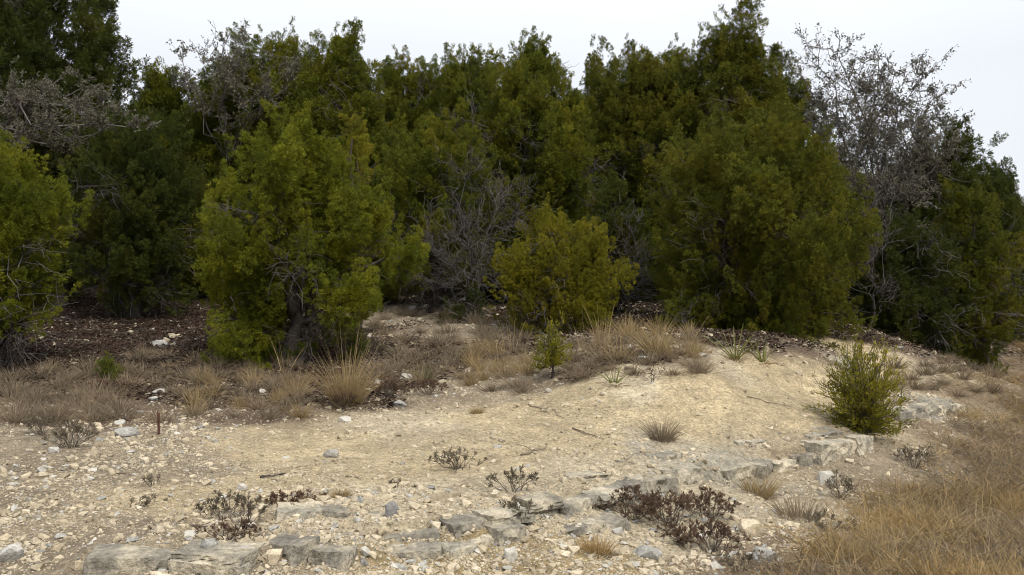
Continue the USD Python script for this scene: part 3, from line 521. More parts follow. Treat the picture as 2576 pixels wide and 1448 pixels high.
juniper('small dark juniper sprawling at the foot of the grey brush', 1160, 13.2,
        [(735, 1140, 1180), (765, 1110, 1215), (790, 1120, 1210)], 'dark', 24, 127, name='juniper_shrub', cat='shrub', size=0.6, twigs=6, limbs=3)
# trees deeper in the wood
BACK = 'dim junipers deep in the wood'
for k, (px, d, top, wd) in enumerate([(-120, 20, 220, 260), (120, 21, 330, 240), (300, 22, 260, 220), (470, 23, 300, 240), (640, 21.5, 270, 230), (780, 24, 200, 240), (930, 22, 260, 220), (1080, 24, 240, 240), (1230, 21, 270, 230),
                                      (1370, 22.5, 280, 230), (1500, 21, 330, 220), (1650, 23, 250, 240), (1800, 21.5, 220, 240), (1950, 23, 300, 230), (2110, 20.5, 380, 230), (2260, 22, 430, 220), (2400, 21, 480, 210), (2560, 23, 540, 200), (560, 19.5, 215, 200), (700, 19.8, 190, 200), (1000, 20, 235, 190), (1130, 19.6, 215, 190), (1270, 19.8, 215, 190), (1570, 19.5, 240, 180), (1710, 19.8, 190, 200), (1910, 19.6, 230, 180), (400, 20, 270, 160), (550, 27, 300, 260), (1000, 28, 300, 280), (1440, 27, 330, 260), (1880, 28, 330, 260), (200, 27, 350, 260), (2330, 27, 520, 240), (60, 16.5, 520, 200), (1700, 17.5, 520, 200), (2180, 18, 600, 180)]):
    h2 = wd / 2
    fr_ = min([(-60, 'the left-edge juniper'), (150, 'the tallest dark juniper'), (430, 'the narrow dark juniper'), (660, 'the spire-topped juniper'), (880, 'the pointed dark green juniper'), (1050, 'the ragged thin-topped juniper'), (1190, 'the flat-topped juniper'), (1340, 'the central peak juniper'), (1540, 'the shaded young juniper'), (1600, 'the bent-topped juniper'), (1850, 'the highest olive juniper'), (2000, 'the small leaning juniper'), (2215, 'the grey-leaved oak'), (2440, 'the rust-tinged juniper')], key=lambda m: abs(m[0] - px))
    juniper(f"{'dim' if d < 20.2 else 'dusky' if d < 22.5 else 'very distant'} juniper deep in the wood behind {'the left of ' if px < fr_[0] else 'the right of '}{fr_[1]}", px, d, [(top, px - h2 * 0.25, px + h2 * 0.25), (top + 90, px - h2 * 0.75, px + h2 * 0.75), (top + 240, px - h2, px + h2), (660, px - h2 * 0.9, px + h2 * 0.9), (715, px - h2 * 0.6, px + h2 * 0.6)],
            'dark', 480, 200 + k, group=BACK, size=1.3, widen=1.3, twigs=8, limbs=4, hollow=0.35)

# ------------------------------------------------------------------ oaks and grey brush
def spray_tree(name, label, cat, base, d, targets, seed, leaf, wood='oak_wood', group=None, reach=0.55, leaves=7, trunk_r=0.06, fork=(0, 0, 1.2), leaf_len=0.042, per=10, sub=6):
    """open crown: limbs from the trunk to targets (column, row, depth offset, radius in columns), each ending in fine twigs with small leaves"""
    rs = np.random.RandomState(seed); bx = ray(base, 0)[0] * d; root = ground_at(bx, d)
    t = thing(name, label, cat, root - [0, 0, 0.05], group=group)
    fk = np.array(fork, float)
    obj('trunk', tube(wander(rs, (0, 0, -0.1), fk, 7, 0.05), np.linspace(trunk_r * 1.2, trunk_r * 0.75, 7), 7), 'bark', t, True)
    tw, lb, ld = [], [], []
    for px, row, dy, rpx in targets:
        u, v = ray(px, row); c = np.array([u * (d + dy) - bx, dy, EYE + v * (d + dy) - root[2]]); R = rpx / (W / 2) * TX * d
        l = wander(rs, fk + rs.normal(0, 0.03, 3), c, 8, 0.06)
        obj('limb', tube(l, np.linspace(trunk_r * 0.34, 0.006, 8), 5), wood, t, True)
        main = unit(c - fk)
        for k in range(per):
            a = l[-1 - rs.randint(0, 4)]; b = a + unit(main * 0.8 + rs.normal(0, 0.75, 3) + [0, 0, 0.3]) * R * rs.uniform(0.4, 1.2)
            ln = wander(rs, a, b, 5, 0.09); tw.append(tube(ln, np.linspace(0.0058, 0.0024, 5), 3))
            for _ in range(sub):
                s = ln[rs.randint(1, 5)]; e = s + unit(unit(b - a) * 0.9 + rs.normal(0, 0.7, 3)) * R * rs.uniform(0.15, 0.45)
                l3 = wander(rs, s, e, 3, 0.1); tw.append(tube(l3, np.linspace(0.0032, 0.0018, 3), 3))
                if leaf:
                    m = leaves; ss = rs.uniform(0.1, 1, m)[:, None]; lb.append(s + (e - s) * ss + rs.normal(0, 0.012, (m, 3))); ld.append(unit(e - s) * 0.7 + rs.normal(0, 0.8, (m, 3)))
    obj('twigs', join(tw), wood, t, kind='stuff')
    if leaf:
        lb, ld = np.vstack(lb), np.vstack(ld); m = len(lb)
        obj('leaves', blades(lb, ld, rs.uniform(0.6, 1.2, m) * leaf_len, rs.uniform(0.4, 0.6, m) * leaf_len, rs), leaf, t, kind='stuff')
    return t
spray_tree('oak_tree', 'grey-leaved open oak with twiggy branches against the sky at the right', 'tree', 2215, 14.6,
           [(2060, 160, 0.2, 90), (2110, 140, 0, 80), (2140, 240, -0.2, 90), (2200, 230, 0.3, 90), (2320, 190, 0, 70), (2260, 260, -0.3, 90), (2300, 280, 0, 80), (2370, 300, 0.2, 70), (2390, 360, 0, 60), (2170, 330, -0.3, 100), (2240, 360, -0.4, 100), (2310, 400, -0.3, 90), (2150, 440, -0.6, 90), (2230, 470, -0.6, 100), (2300, 490, -0.5, 90), (2200, 560, -0.7, 80), (2270, 600, -0.7, 80), (2060, 250, 0.4, 80), (2120, 340, 0.3, 80), (2020, 190, 0.5, 60), (2210, 170, 0.3, 70), (2250, 180, 0.1, 70), (2350, 240, 0.1, 60), (2190, 650, -0.8, 70), (2330, 330, 0.0, 70), (2160, 180, 0.2, 70)],
           301, 'oak_leaf', fork=(0.0, 0.3, 1.8), trunk_r=0.06, per=16, sub=10, leaves=6, leaf_len=0.042)
spray_tree('oak_tree', 'pale brown-leaved oak boughs spreading from the left edge below the tall juniper', 'tree', -150, 12.2,
           [(40, 250, -0.6, 80), (110, 230, -0.4, 80), (180, 260, -0.6, 80), (250, 250, -0.4, 70), (290, 290, -0.6, 70), (210, 210, -0.2, 70), (60, 320, -0.8, 70), (-40, 260, -0.5, 80), (230, 330, -0.7, 50), (150, 190, 0.0, 60), (320, 310, -0.6, 50), (100, 290, -0.9, 70)],
           302, 'oak_leaf', fork=(0.15, -0.2, 2.6), trunk_r=0.07, per=10, sub=8, leaves=8, leaf_len=0.042)
spray_tree('oak_tree', 'thin oak with sparse leafy sprigs on the skyline among the left junipers', 'tree', 560, 16.2,
           [(460, 150, 0, 60), (520, 150, -0.2, 70), (560, 120, 0, 70), (600, 160, -0.3, 80), (620, 100, 0, 50), (680, 160, -0.3, 80), (740, 150, -0.3, 70), (770, 170, -0.4, 60), (640, 220, -0.5, 80), (560, 220, -0.4, 70), (450, 205, 0, 40)],
           303, 'oak_leaf', fork=(0.05, 0.2, 2.6), trunk_r=0.036, per=10, sub=8, leaves=5, leaf_len=0.05)
G = 'bare grey brush in the shade of the wood'
for lab, base, d, tg, sd in (
    ('tall thicket of bare grey twigs under the central peak', 1200, 13.6, [(1110, 560, 0, 90), (1150, 500, 0.2, 90), (1200, 540, -0.2, 90), (1120, 640, -0.3, 90), (1180, 620, -0.4, 90), (1080, 600, 0, 80), (1230, 640, -0.2, 80), (1160, 700, -0.4, 80), (1100, 700, -0.4, 80), (1250, 700, -0.3, 70), (1160, 420, 0.4, 90), (1230, 460, 0.3, 80)], 311),
    ('sprawling bare grey twigs high up between the central trees', 1180, 15.2, [(1150, 330, -0.6, 80), (1190, 300, -0.5, 70), (1120, 380, -0.6, 80), (1260, 480, -0.6, 80), (1310, 500, -0.5, 80), (1290, 560, -0.5, 80)], 312),
    ('bare grey twigs between the grey oak and the massive juniper', 2200, 13.3, [(2200, 500, 0, 70), (2230, 560, 0, 70), (2190, 640, 0, 70), (2220, 720, 0, 60), (2180, 580, 0.1, 60)], 313),
    ('thin bare twigs in the dark gap left of the bright juniper', 440, 14.4, [(430, 560, 0, 60), (380, 640, 0, 60), (330, 690, 0, 60)], 314),
    ('bare twigs behind the trunk of the small yellow juniper', 1580, 13.4, [(1600, 640, 0, 60), (1560, 690, 0, 60), (1630, 700, 0, 60), (1600, 560, 0.2, 60)], 315)):
    spray_tree('dead_brush', lab, 'brush', base, d, tg, sd, None, 'dead_wood', group=G, fork=(0, 0, 0.35), trunk_r=0.018, per=11, sub=10)

# ------------------------------------------------------------------ rocks
LANDMARKS = [(398, 1065, 'the rusty stake'), (314, 1083, 'the flat-topped grey boulder'), (833, 1131, 'the lone pale boulder'), (985, 1325, 'the round dark boulder'), (1020, 951, 'the whitish crest boulder'), (1004, 1013, 'the grey flat boulder'), (400, 869, 'the grey slab in the litter'),
    (395, 987, 'the whitish slab'), (235, 1131, 'the upright tan stone'), (608, 1229, 'the white stone on the dirt'), (1110, 1291, 'the cream wedge-shaped boulder'), (1284, 1410, 'the long whitish boulder'), (2081, 1202, 'the boxy whitish boulder'), (1890, 1332, 'the blocky tan boulder'), (1925, 1405, 'the weathered boulder beside the grass'),
    (520, 1410, 'the rounded grey boulder'), (150, 1360, 'the thin grey slab'), (15, 1400, 'the corner boulder'), (690, 1425, 'the cream boulder at the bottom edge'), (1630, 1400, 'the wide grey boulder'), (872, 990, 'the tall straw bunchgrass'), (1665, 1090, 'the spiky bunchgrass'), (1905, 1225, 'the rounded tan bunchgrass'),
    (1160, 1175, 'the round dark twiggy shrub'), (570, 1290, 'the dark stalky shrubs'), (1690, 1300, 'the reddish thicket'), (1310, 1270, 'the stalky shrub on the ledge'), (390, 1210, 'the upper sparse weed'), (335, 1265, 'the lower sparse weed'), (180, 1090, 'the dark shrub at the left'), (272, 940, 'the green seedling'), (1385, 910, 'the yellow sapling'),
    (1850, 880, 'the large yucca'), (1070, 940, 'the small yucca'), (735, 880, 'the bright juniper trunk'), (1398, 820, 'the small yellow juniper'), (1720, 860, 'the massive juniper'), (1060, 775, 'the stones at the wood edge'), (2172, 1090, 'the round green bush'), (1175, 1350, 'the long pale ledge'), (1480, 1280, 'the stepped ledge'), (1545, 962, 'the half-hidden yucca'), (1640, 950, 'the reddish twig shrub'), (500, 1180, 'the left dirt slope'), (130, 1240, 'the gravel slope by the left edge'), (1420, 1400, 'the reddish weed'), (2350, 950, 'the bedrock slabs'), (60, 960, 'the left edge of the slope'), (560, 960, 'the mound field above the stake'), (1200, 860, 'the rise in the centre')]
def whereabouts(px, row):
    k = min(LANDMARKS, key=lambda m: math.hypot(px - m[0], (row - m[1]) * 1.8)); dx, dy = px - k[0], (row - k[1]) * 1.8
    far = math.hypot(dx, dy) > 70
    if abs(dx) > abs(dy): w = ('left of ' if dx < 0 else 'right of ')
    else: w = ('behind ' if dy < 0 else 'in front of ')
    return ('some way ' if far else 'close ' if w[0] in 'bi' else 'just ') + w + k[2]
def rock(seed, size, flat=0.6, sharp=0.5, detail=2, corners=14):
    """an angular stone: hull of scattered points, refined and roughened"""
    rs = np.random.RandomState(seed)
    p = unit(rs.normal(0, 1, (corners, 3))) * rs.uniform(0.75, 1.0, (corners, 1))
    p[:, 2] *= 1; p = np.clip(p, -0.72, 0.72) if sharp > 0.5 else p
    m = trimesh.convex.convex_hull(p)
    for _ in range(detail): m = m.subdivide()
    v = np.array(m.vertices)
    nrm = unit(v)
    v = v + nrm * ((meshkit.fbm(v * 2.3 + seed, 3, seed) - 0.5)[:, None] * 0.22 + (meshkit.fbm(v * 8 + seed, 2, seed + 3) - 0.5)[:, None] * (0.07 if detail > 1 else 0.0))
    v = v / np.abs(v).max(0) * np.array([size[0], size[1], size[2]]) * 0.5
    return v, np.array(m.faces)

def block(seed, L, D, T):
    """a bedded limestone block: broken front, bedding seams, worn uneven edges"""
    rs = np.random.RandomState(seed)
    nx, ny, nz_ = max(4, min(18, int(L / 0.022))), 6, 6
    m = trimesh.creation.box((1, 1, 1)); g = []
    for ax in range(3):
        for sg in (-0.5, 0.5):
            o1, o2 = [a for a in range(3) if a != ax]; n1, n2 = (nx, ny, nz_)[o1], (nx, ny, nz_)[o2]
            A, B_ = np.meshgrid(np.linspace(-0.5, 0.5, n1 + 1), np.linspace(-0.5, 0.5, n2 + 1), indexing='ij')
            v = np.zeros((A.size, 3)); v[:, ax] = sg; v[:, o1] = A.ravel(); v[:, o2] = B_.ravel()
            i, j = np.meshgrid(np.arange(n1), np.arange(n2), indexing='ij'); k = (i * (n2 + 1) + j).ravel()
            q = np.stack([k, k + n2 + 1, k + n2 + 2, k + 1], 1)
            if (sg < 0) != (ax == 1): q = q[:, ::-1]
            g.append((v, np.vstack([q[:, [0, 1, 2]], q[:, [0, 2, 3]]])))
    v, f = join(g); m = trimesh.Trimesh(v, f, process=True); m.merge_vertices(); s = np.array(m.vertices); f = np.array(m.faces)
    x = s * [L, D, T]; e = np.sort(np.abs(s), 1)[:, 1]
    x -= np.sign(s) * (np.clip(e - 0.42, 0, 1) ** 1.5 * min(T, 0.09) * 1.5)[:, None] * [0.8, 0.9, 0.8]
    N = lambda sc, k: meshkit.fbm(np.c_[x[:, 0] * sc + seed * 1.7, x[:, 1] * sc, x[:, 2] * sc], 3, seed + k) - 0.5
    x[:, 1] += np.where(s[:, 1] < 0, 1, 0.3) * (0.06 * N(5, 0) + 0.045 * N(24, 5) * (1 + 1.2 * (np.sin(s[:, 2] * 14 + seed) > 0.4)))
    x[:, 0] += 0.06 * L * N(6, 1) + 0.03 * N(20, 6)
    x[:, 1] += (s[:, 2] + 0.5) * min(T, 0.09) * rs.uniform(0.0, 0.45) * np.where(s[:, 1] < 0, 1, 0.2)
    x[:, 2] += (0.26 * N(4.5, 2) + 0.3 * N(20, 3)) * min(T, 0.09) * np.where(s[:, 2] > 0, 1, 0.4)
    return x, f

def px_size(px, d): return px / (W / 2) * TX * d

ROCKS = [  # column, row of its middle, width and height in columns, stone, name, label
    (314, 1083, 60, 26, 'grey_stone', 'boulder', 'broad flat-topped grey boulder left of the rusty stake'),
    (833, 1131, 44, 26, 'pale_stone', 'boulder', 'pale grey boulder alone on the bare dirt slope left of centre'),
    (985, 1325, 44, 50, 'dark_stone', 'boulder', 'rounded dark grey boulder standing on the ledge'),
    (1020, 951, 34, 20, 'pale_stone', 'boulder', 'whitish boulder right of the tall straw bunchgrass'),
    (1004, 1013, 40, 18, 'grey_stone', 'boulder', 'grey flat boulder just above the bare dirt slope, below the whitish one'),
    (868, 1046, 36, 14, 'pale_stone', 'flat_stone', 'flat whitish stone below the tall straw bunchgrass'),
    (400, 869, 40, 20, 'grey_stone', 'flat_stone', 'grey slab lying in the dark leaf litter at the left'),
    (430, 851, 22, 14, 'cream_stone', 'stone', 'small cream stone right above the grey slab in the leaf litter'),
    (418, 862, 18, 14, 'cream_stone', 'stone', 'cream stone touching the grey slab in the leaf litter'),
    (395, 987, 36, 16, 'pale_stone', 'flat_stone', 'flat whitish slab among dry tufts above the rusty stake'),
    (384, 1006, 26, 14, 'grey_stone', 'stone', 'grey stone just below the whitish slab above the rusty stake'),
    (660, 992, 26, 16, 'pale_stone', 'stone', 'whitish stone in the dry tufts left of the tall bunchgrass'),
    (300, 1058, 26, 14, 'grey_stone', 'stone', 'small grey stone behind the broad flat-topped boulder'),
    (362, 1153, 22, 18, 'cream_stone', 'stone', 'three-cornered cream stone on the gravel below the rusty stake'),
    (235, 1131, 20, 28, 'cream_stone', 'stone', 'upright tan stone left of the three-cornered one'),
    (133, 1128, 26, 18, 'grey_stone', 'stone', 'grey stone below the dark shrub at the left edge'),
    (540, 1100, 18, 12, 'pale_stone', 'stone', 'round pale stone right of the rusty stake'),
    (608, 1229, 28, 20, 'pale_stone', 'stone', 'white stone on the dirt above the dark stalky shrubs'),
    (672, 1323, 32, 24, 'cream_stone', 'stone', 'cream stone right of the dark stalky shrubs'),
    (1110, 1291, 52, 36, 'cream_stone', 'boulder', 'large cream wedge-shaped boulder above the long ledge block'),
    (1143, 1272, 34, 20, 'cream_stone', 'stone', 'tan stone resting behind the cream wedge-shaped boulder'),
    (1284, 1410, 34, 44, 'pale_stone', 'boulder', 'long whitish boulder leaning in the rubble at the bottom centre'),
    (2081, 1202, 42, 36, 'pale_stone', 'boulder', 'boxy whitish boulder on the rubble left of the tall dry grass'),
    (1890, 1332, 54, 40, 'cream_stone', 'boulder', 'blocky tan boulder in the rubble below the reddish shrubs'),
    (1925, 1405, 60, 40, 'grey_stone', 'boulder', 'grey weathered boulder at the bottom beside the dry grass'),
    (520, 1410, 46, 44, 'grey_stone', 'boulder', 'rounded grey boulder at the bottom left'),
    (615, 1420, 40, 26, 'pale_stone', 'boulder', 'white boulder at the very bottom left of centre'),
    (690, 1425, 50, 36, 'cream_stone', 'boulder', 'cream boulder at the very bottom edge'),
    (478, 1375, 34, 18, 'pale_stone', 'stone', 'white stone on the gravel above the rounded grey boulder'),
    (300, 1387, 22, 18, 'cream_stone', 'stone', 'cream stone above the grey slab at the bottom left'),
    (150, 1360, 30, 14, 'grey_stone', 'flat_stone', 'thin grey slab on the gravel at the left'),
    (15, 1400, 70, 50, 'grey_stone', 'boulder', 'grey boulder in the bottom left corner'),
    (2010, 945, 20, 12, 'cream_stone', 'stone', 'small cream stone on the crest of the bare bank'),
    (1765, 895, 26, 12, 'pale_stone', 'flat_stone', 'flat white stone on the crest left of the large yucca'),
    (1620, 905, 34, 14, 'grey_stone', 'flat_stone', 'grey flat stone in the tufts at the edge of the bank'),
    (1585, 928, 30, 16, 'cream_stone', 'stone', 'tan stone under the crest tufts right of the yellow sapling'),
    (1070, 770, 24, 12, 'cream_stone', 'stone', 'cream stone at the wood edge below the dark drooping juniper'),
    (1040, 774, 28, 14, 'pale_stone', 'stone', 'pale stone on the left of the stones at the wood edge'),
    (1340, 803, 22, 12, 'cream_stone', 'stone', 'tan stone left of the foot of the small yellow juniper'),
    (1300, 1200, 20, 10, 'pale_stone', 'stone', 'pale pebble-sized stone right of the round dark twiggy shrub'),
    (1990, 1170, 24, 16, 'cream_stone', 'stone', 'cream stone lying below the middle of the upper ledge'),
    (1555, 1345, 30, 20, 'pale_stone', 'stone', 'white stone in the rubble left of the reddish shrubs'),
    (1500, 1225, 26, 16, 'cream_stone', 'stone', 'tan stone above the middle ledge'),
    (1380, 975, 18, 12, 'pale_stone', 'stone', 'white stone at the foot of the yellow sapling'),
    (1240, 1085, 22, 14, 'cream_stone', 'stone', 'tan stone high on the bare dirt slope in the centre'),
    (2350, 860, 36, 20, 'grey_stone', 'flat_stone', 'grey slab under the trees at the right'),
    (1630, 1400, 70, 30, 'grey_stone', 'boulder', 'wide grey boulder at the bottom right of centre'),
]
for k, (px, row, w_, h_, stone, nm, lab) in enumerate(ROCKS):
    p = at(px, row + h_ * 0.4); d = p[1]; sx = px_size(w_, d); sz = px_size(h_, d)
    fl = rock(500 + k, (sx, sx * 0.8, max(sz * 1.25, sx * 0.3)), sharp=0.6 if k != 2 else 0.3, detail=2, corners=20 + k % 9 if k != 2 else 60)
    t = thing(nm, lab, 'rock', p + [0, sx * 0.2, sz * 0.2], rz=float(np.random.RandomState(900 + k).uniform(-30, 30)))
    obj('stone', fl, stone, t, 28)

# ledges: strata of separate blocks; each row (columns, rows) follows the photograph's ledge
for k, (lab, line, th_, (l0, l1)) in enumerate(LEDGES):
    pts, u_, T0 = LEDGE_LINES[k]; rs = np.random.RandomState(1300 + k)
    o = ground_at(*pts[0]); t = thing('rock_ledge', lab, 'rock ledge', o); u0, q_ = 0.0, 0
    at_u = lambda u: np.array([np.interp(u, u_, pts[:, 0]), np.interp(u, u_, pts[:, 1])])
    while u0 < u_[-1] - 0.08:
        l_ = min(rs.uniform(l0, l1), u_[-1] - u0 + 0.1); a_, b_ = at_u(u0), at_u(min(u0 + l_, u_[-1]))
        q_ += 1; u0 += l_
        if rs.rand() < 0.12: continue
        tg = (b_ - a_) / (np.linalg.norm(b_ - a_) + 1e-9); T = T0 * rs.uniform(0.55, 1.12); mid_ = (a_ + b_) / 2; z0 = float(raw_height(mid_[0], mid_[1])); cut = rs.uniform(0.4, 0.65)
        beds = [(0.0, T, 0.0)] if T < 0.07 or rs.rand() < 0.35 else [(0.0, T * cut, rs.uniform(0.0, 0.05)), (T * cut, T * (1 - cut), rs.uniform(-0.03, 0.02))]     # some split along the bedding
        for zb_, tb_, fw in beds:
            D = rs.uniform(0.15, 0.26); an = math.atan2(tg[1], tg[0]) + rs.normal(0, 0.13); c_, s_ = math.cos(an), math.sin(an)
            v, f_ = block(int(rs.randint(1e5)), l_ * rs.uniform(0.92, 1.1), D, tb_ + (0.17 if zb_ == 0 else 0.012))
            v[:, 2] += v[:, 0] * rs.uniform(-0.05, 0.05) + v[:, 1] * rs.uniform(-0.05, 0.12)
            v = np.c_[v[:, 0] * c_ - v[:, 1] * s_, v[:, 0] * s_ + v[:, 1] * c_, v[:, 2]]
            c = np.zeros(3); c[:2] = mid_ + np.array([-tg[1], tg[0]]) * (D * 0.5 - 0.055 - fw - rs.uniform(-0.02, 0.025)) + tg * rs.uniform(-0.03, 0.03)
            c[2] = z0 + zb_ + tb_ * 0.5 - (0.072 if zb_ == 0 else 0.0) + rs.uniform(-0.008, 0.008)
            obj('block', (v + c - o, f_), ['ledge_stone', 'ledge_stone', 'ledge_stone', 'ledge_pale'][rs.randint(4)], t, 18)

# loose stones: the largest as things, the rest as gravel
rsg = np.random.RandomState(77)
STONE_PROTO = [rock(700 + k, (1, rsg.uniform(0.65, 0.95), rsg.uniform(0.4, 0.7)), sharp=0.6, detail=1, corners=10) for k in range(6)]
classes = []
for k, pm in enumerate(STONE_PROTO):
    c = stage.CreateClassPrim(f'/World/Looks/loose_stone_form_{k:03d}'); c.SetTypeName('Xform')
    usdkit.mesh(stage, str(c.GetPath()) + '/stone', pm, M[['cream_stone', 'pale_stone', 'cream_stone', 'grey_stone', 'cream_stone', 'pale_stone'][k]], 25)
    classes.append(c.GetPath())
ZONES = [  # left, right, top, bottom columns and rows, how many, size range in columns, label, group
    (20, 620, 1040, 1130, 46, (9, 20), 'small loose limestone on the stony edge round the rusty stake', 'loose stones round the rusty stake'),
    (0, 600, 1150, 1430, 50, (9, 24), 'small loose limestone on the gravel slope at the left', 'loose stones on the left gravel slope'),
    (600, 1300, 1240, 1440, 84, (10, 32), 'loose cream limestone in the rubble round the bottom centre ledges', 'loose stones round the bottom ledges'),
    (1300, 2150, 1200, 1440, 80, (10, 30), 'loose cream limestone in the rubble round the reddish shrubs', 'loose stones in the right rubble'),
    (950, 1700, 770, 950, 36, (7, 16), 'small pale limestone among the dry tufts on the crest', 'loose stones on the crest')]
for l, r, tp, bt, n, (s0, s1), lab, grp in ZONES:
    for _ in range(n):
        px, row = rsg.uniform(l, r), tp + (bt - tp) * rsg.uniform(0, 1) ** 0.9
        p = at(px, row); s = px_size(s0 + (s1 - s0) * rsg.uniform(0, 1) ** 2.2, p[1])
        ci = rsg.randint(6); pxs = s / p[1] / TX * W / 2
        lb_ = f"{'tiny' if pxs < 11 else 'small' if pxs < 16 else 'larger'} {['cream', 'whitish', 'cream', 'grey', 'cream', 'whitish'][ci]} loose stone {whereabouts(px, row)}"
        copy_of(classes[ci], 'loose_stone', lb_, 'stone', p + [0, 0, s * 0.03], rsg.uniform(0, 360), s, 'loose limestone stones strewn over the bank', (rsg.uniform(-12, 12), rsg.uniform(-12, 12)))

PEB = [rock(740 + k, (1, rsg.uniform(0.6, 0.95), rsg.uniform(0.4, 0.75)), sharp=0.6, detail=0, corners=11) for k in range(6)]
def region_density(px, row):
    """how stony the ground is at a column and row of the layout"""
    d = np.full(len(px), 0.35)
    d[(row > 1240) & (px > 600) & (px < 2150)] = 1.35
    d[(px < 620) & (row > 1030)] = 0.62
    d[(row > 1010) & (row < 1240) & (px > 600) & (px < 2000)] = 0.5
    d[(row < 960) & (px > 900) & (px < 1950)] = 0.55
    d[(px > 1500) & (row > 1130) & (px < 2200)] = 0.8
    d[(px > 1650) & (px < 2100) & (row > 890) & (row < 1080)] = 0.25
    d[(row < 900) & (px < 900)] = 0.16
    d[(px > 2200) & (row > 1000)] = 0.3
    d[(px > 2180) & (px < 2450) & (row > 950) & (row < 1150)] = 0.8
    return d
n = 230000
yy = np.exp(rsg.uniform(math.log(3.9), math.log(18), n)); uu = rsg.uniform(-0.62, 0.62, n); xx = uu * yy
zz = height(xx, yy); px = uu / TX * W / 2 + W / 2; row = H / 2 - (base_height(xx, yy) - EYE) / yy / TY * H / 2
dens = region_density(px, row) * np.clip(3.0 * meshkit.fbm(np.stack([xx * 1.5 + 50, yy * 1.5 + 50, 0 * xx], -1), 3, 9) - 0.75, 0.12, 1.6)
keep = rsg.uniform(0, 1, n) < dens
xx, yy, zz = xx[keep], yy[keep], zz[keep]; m = len(xx)
fine = ((row > 1010) & (row < 1240) & (px > 600) & (px < 2000) | (px > 1650) & (px < 2100) & (row > 890) & (row < 1080))[keep]
s = np.minimum(0.010 * rsg.pareto(2.3, m) + 0.0085, 0.07) * np.where(fine & (rsg.uniform(0, 1, m) < 0.9), 0.9, 1.0)
s = s * np.where(yy > 9, 1.25, 1.0)
scatter('gravel', PEB, ['cream_stone', 'tan_pebble', 'pale_stone', 'grey_stone', 'tan_pebble', 'cream_stone'], np.c_[xx, yy, zz + s * rsg.uniform(-0.15, 0.12, m)], quat(rsg.normal(0, 0.2, (m, 3)) + [0, 0, 1], rsg.uniform(0, 6.28, m)), s, np.where(fine & (rsg.uniform(0, 1, m) < 0.75), rsg.choice([1, 4], m), rsg.choice(6, m, p=[0.2, 0.3, 0.05, 0.09, 0.24, 0.12])),
        label='loose limestone gravel strewn over the bank', cat='gravel')

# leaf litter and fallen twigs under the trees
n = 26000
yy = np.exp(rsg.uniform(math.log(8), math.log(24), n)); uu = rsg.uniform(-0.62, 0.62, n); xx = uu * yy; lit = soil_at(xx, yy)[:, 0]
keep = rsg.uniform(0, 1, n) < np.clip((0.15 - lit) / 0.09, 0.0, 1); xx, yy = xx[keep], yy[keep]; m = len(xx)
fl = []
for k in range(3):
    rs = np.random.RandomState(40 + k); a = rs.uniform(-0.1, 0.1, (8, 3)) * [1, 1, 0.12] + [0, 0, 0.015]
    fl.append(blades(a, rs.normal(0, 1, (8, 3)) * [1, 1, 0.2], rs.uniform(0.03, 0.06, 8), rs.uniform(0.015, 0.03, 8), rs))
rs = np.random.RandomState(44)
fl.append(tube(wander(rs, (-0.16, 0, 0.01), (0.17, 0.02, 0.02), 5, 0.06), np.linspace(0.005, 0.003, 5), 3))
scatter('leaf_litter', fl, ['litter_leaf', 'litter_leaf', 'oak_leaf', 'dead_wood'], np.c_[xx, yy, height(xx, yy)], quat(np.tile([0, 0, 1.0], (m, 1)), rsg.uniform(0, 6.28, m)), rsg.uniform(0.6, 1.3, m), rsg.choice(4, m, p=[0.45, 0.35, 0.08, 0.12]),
        label='brown fallen leaves and twigs covering the shaded ground under the trees', cat='leaf litter')

# ------------------------------------------------------------------ grasses, shrubs, yuccas
def tuft(seed, n=170, h=0.28, r=0.10, lean=0.6, droop=0.6, width=0.005, curl=0.2):
    rs = np.random.RandomState(seed); ph = rs.uniform(0, 6.283, n); q = np.sqrt(rs.uniform(0, 1, n))
    base = np.stack([np.cos(ph), np.sin(ph), 0 * ph], 1) * (q * r * 0.6)[:, None] - [0, 0, 0.02]
    d = np.stack([np.cos(ph), np.sin(ph), 0 * ph], 1) * (lean * q)[:, None] + rs.normal(0, curl, (n, 3)) + [0, 0, 1]
    return straws(base, d, rs.uniform(0.45, 1.1, n) * h, np.full(n, width), rs, droop)
def dome(seed, n, h, spread=1.25, width=0.005):
    """a hemispherical mound of fine dry blades going every way"""
    rs = np.random.RandomState(seed); ph = rs.uniform(0, 6.283, n); th_ = rs.uniform(0, 1, n) ** 0.7 * spread
    d = np.stack([np.cos(ph) * np.sin(th_), np.sin(ph) * np.sin(th_), np.cos(th_) + 0.15], 1) + rs.normal(0, 0.28, (n, 3))
    base = d * [1, 1, 0.1] * rs.uniform(0.02, 0.10, (n, 1)) + rs.normal(0, 0.012, (n, 3)) * [1, 1, 0]
    return straws(base - [0, 0, 0.01], d, rs.uniform(0.35, 1.1, n) * h, rs.uniform(0.6, 1.2, n) * width, rs, 0.25)
def klass(name, parts):
    c = stage.CreateClassPrim(f'/World/Looks/{name}'); c.SetTypeName('Xform')
    for nm, mesh, material in parts: data(usdkit.mesh(stage, f'{c.GetPath()}/{nm}', mesh, M[material]), kind='stuff' if nm in ('blades', 'leaves', 'needles') else None)
    return c.GetPath()
def stalks(seed, n, h, r, width=0.005, lean=0.35):
    rs = np.random.RandomState(seed); ph = rs.uniform(0, 6.283, n); o = np.stack([np.cos(ph), np.sin(ph), 0 * ph], 1)
    return straws(o * rs.uniform(0, r, (n, 1)), o * rs.uniform(0.05, lean, (n, 1)) + [0, 0, 1], rs.uniform(0.6, 1.1, n) * h, np.full(n, width), rs, 0.35, 5)
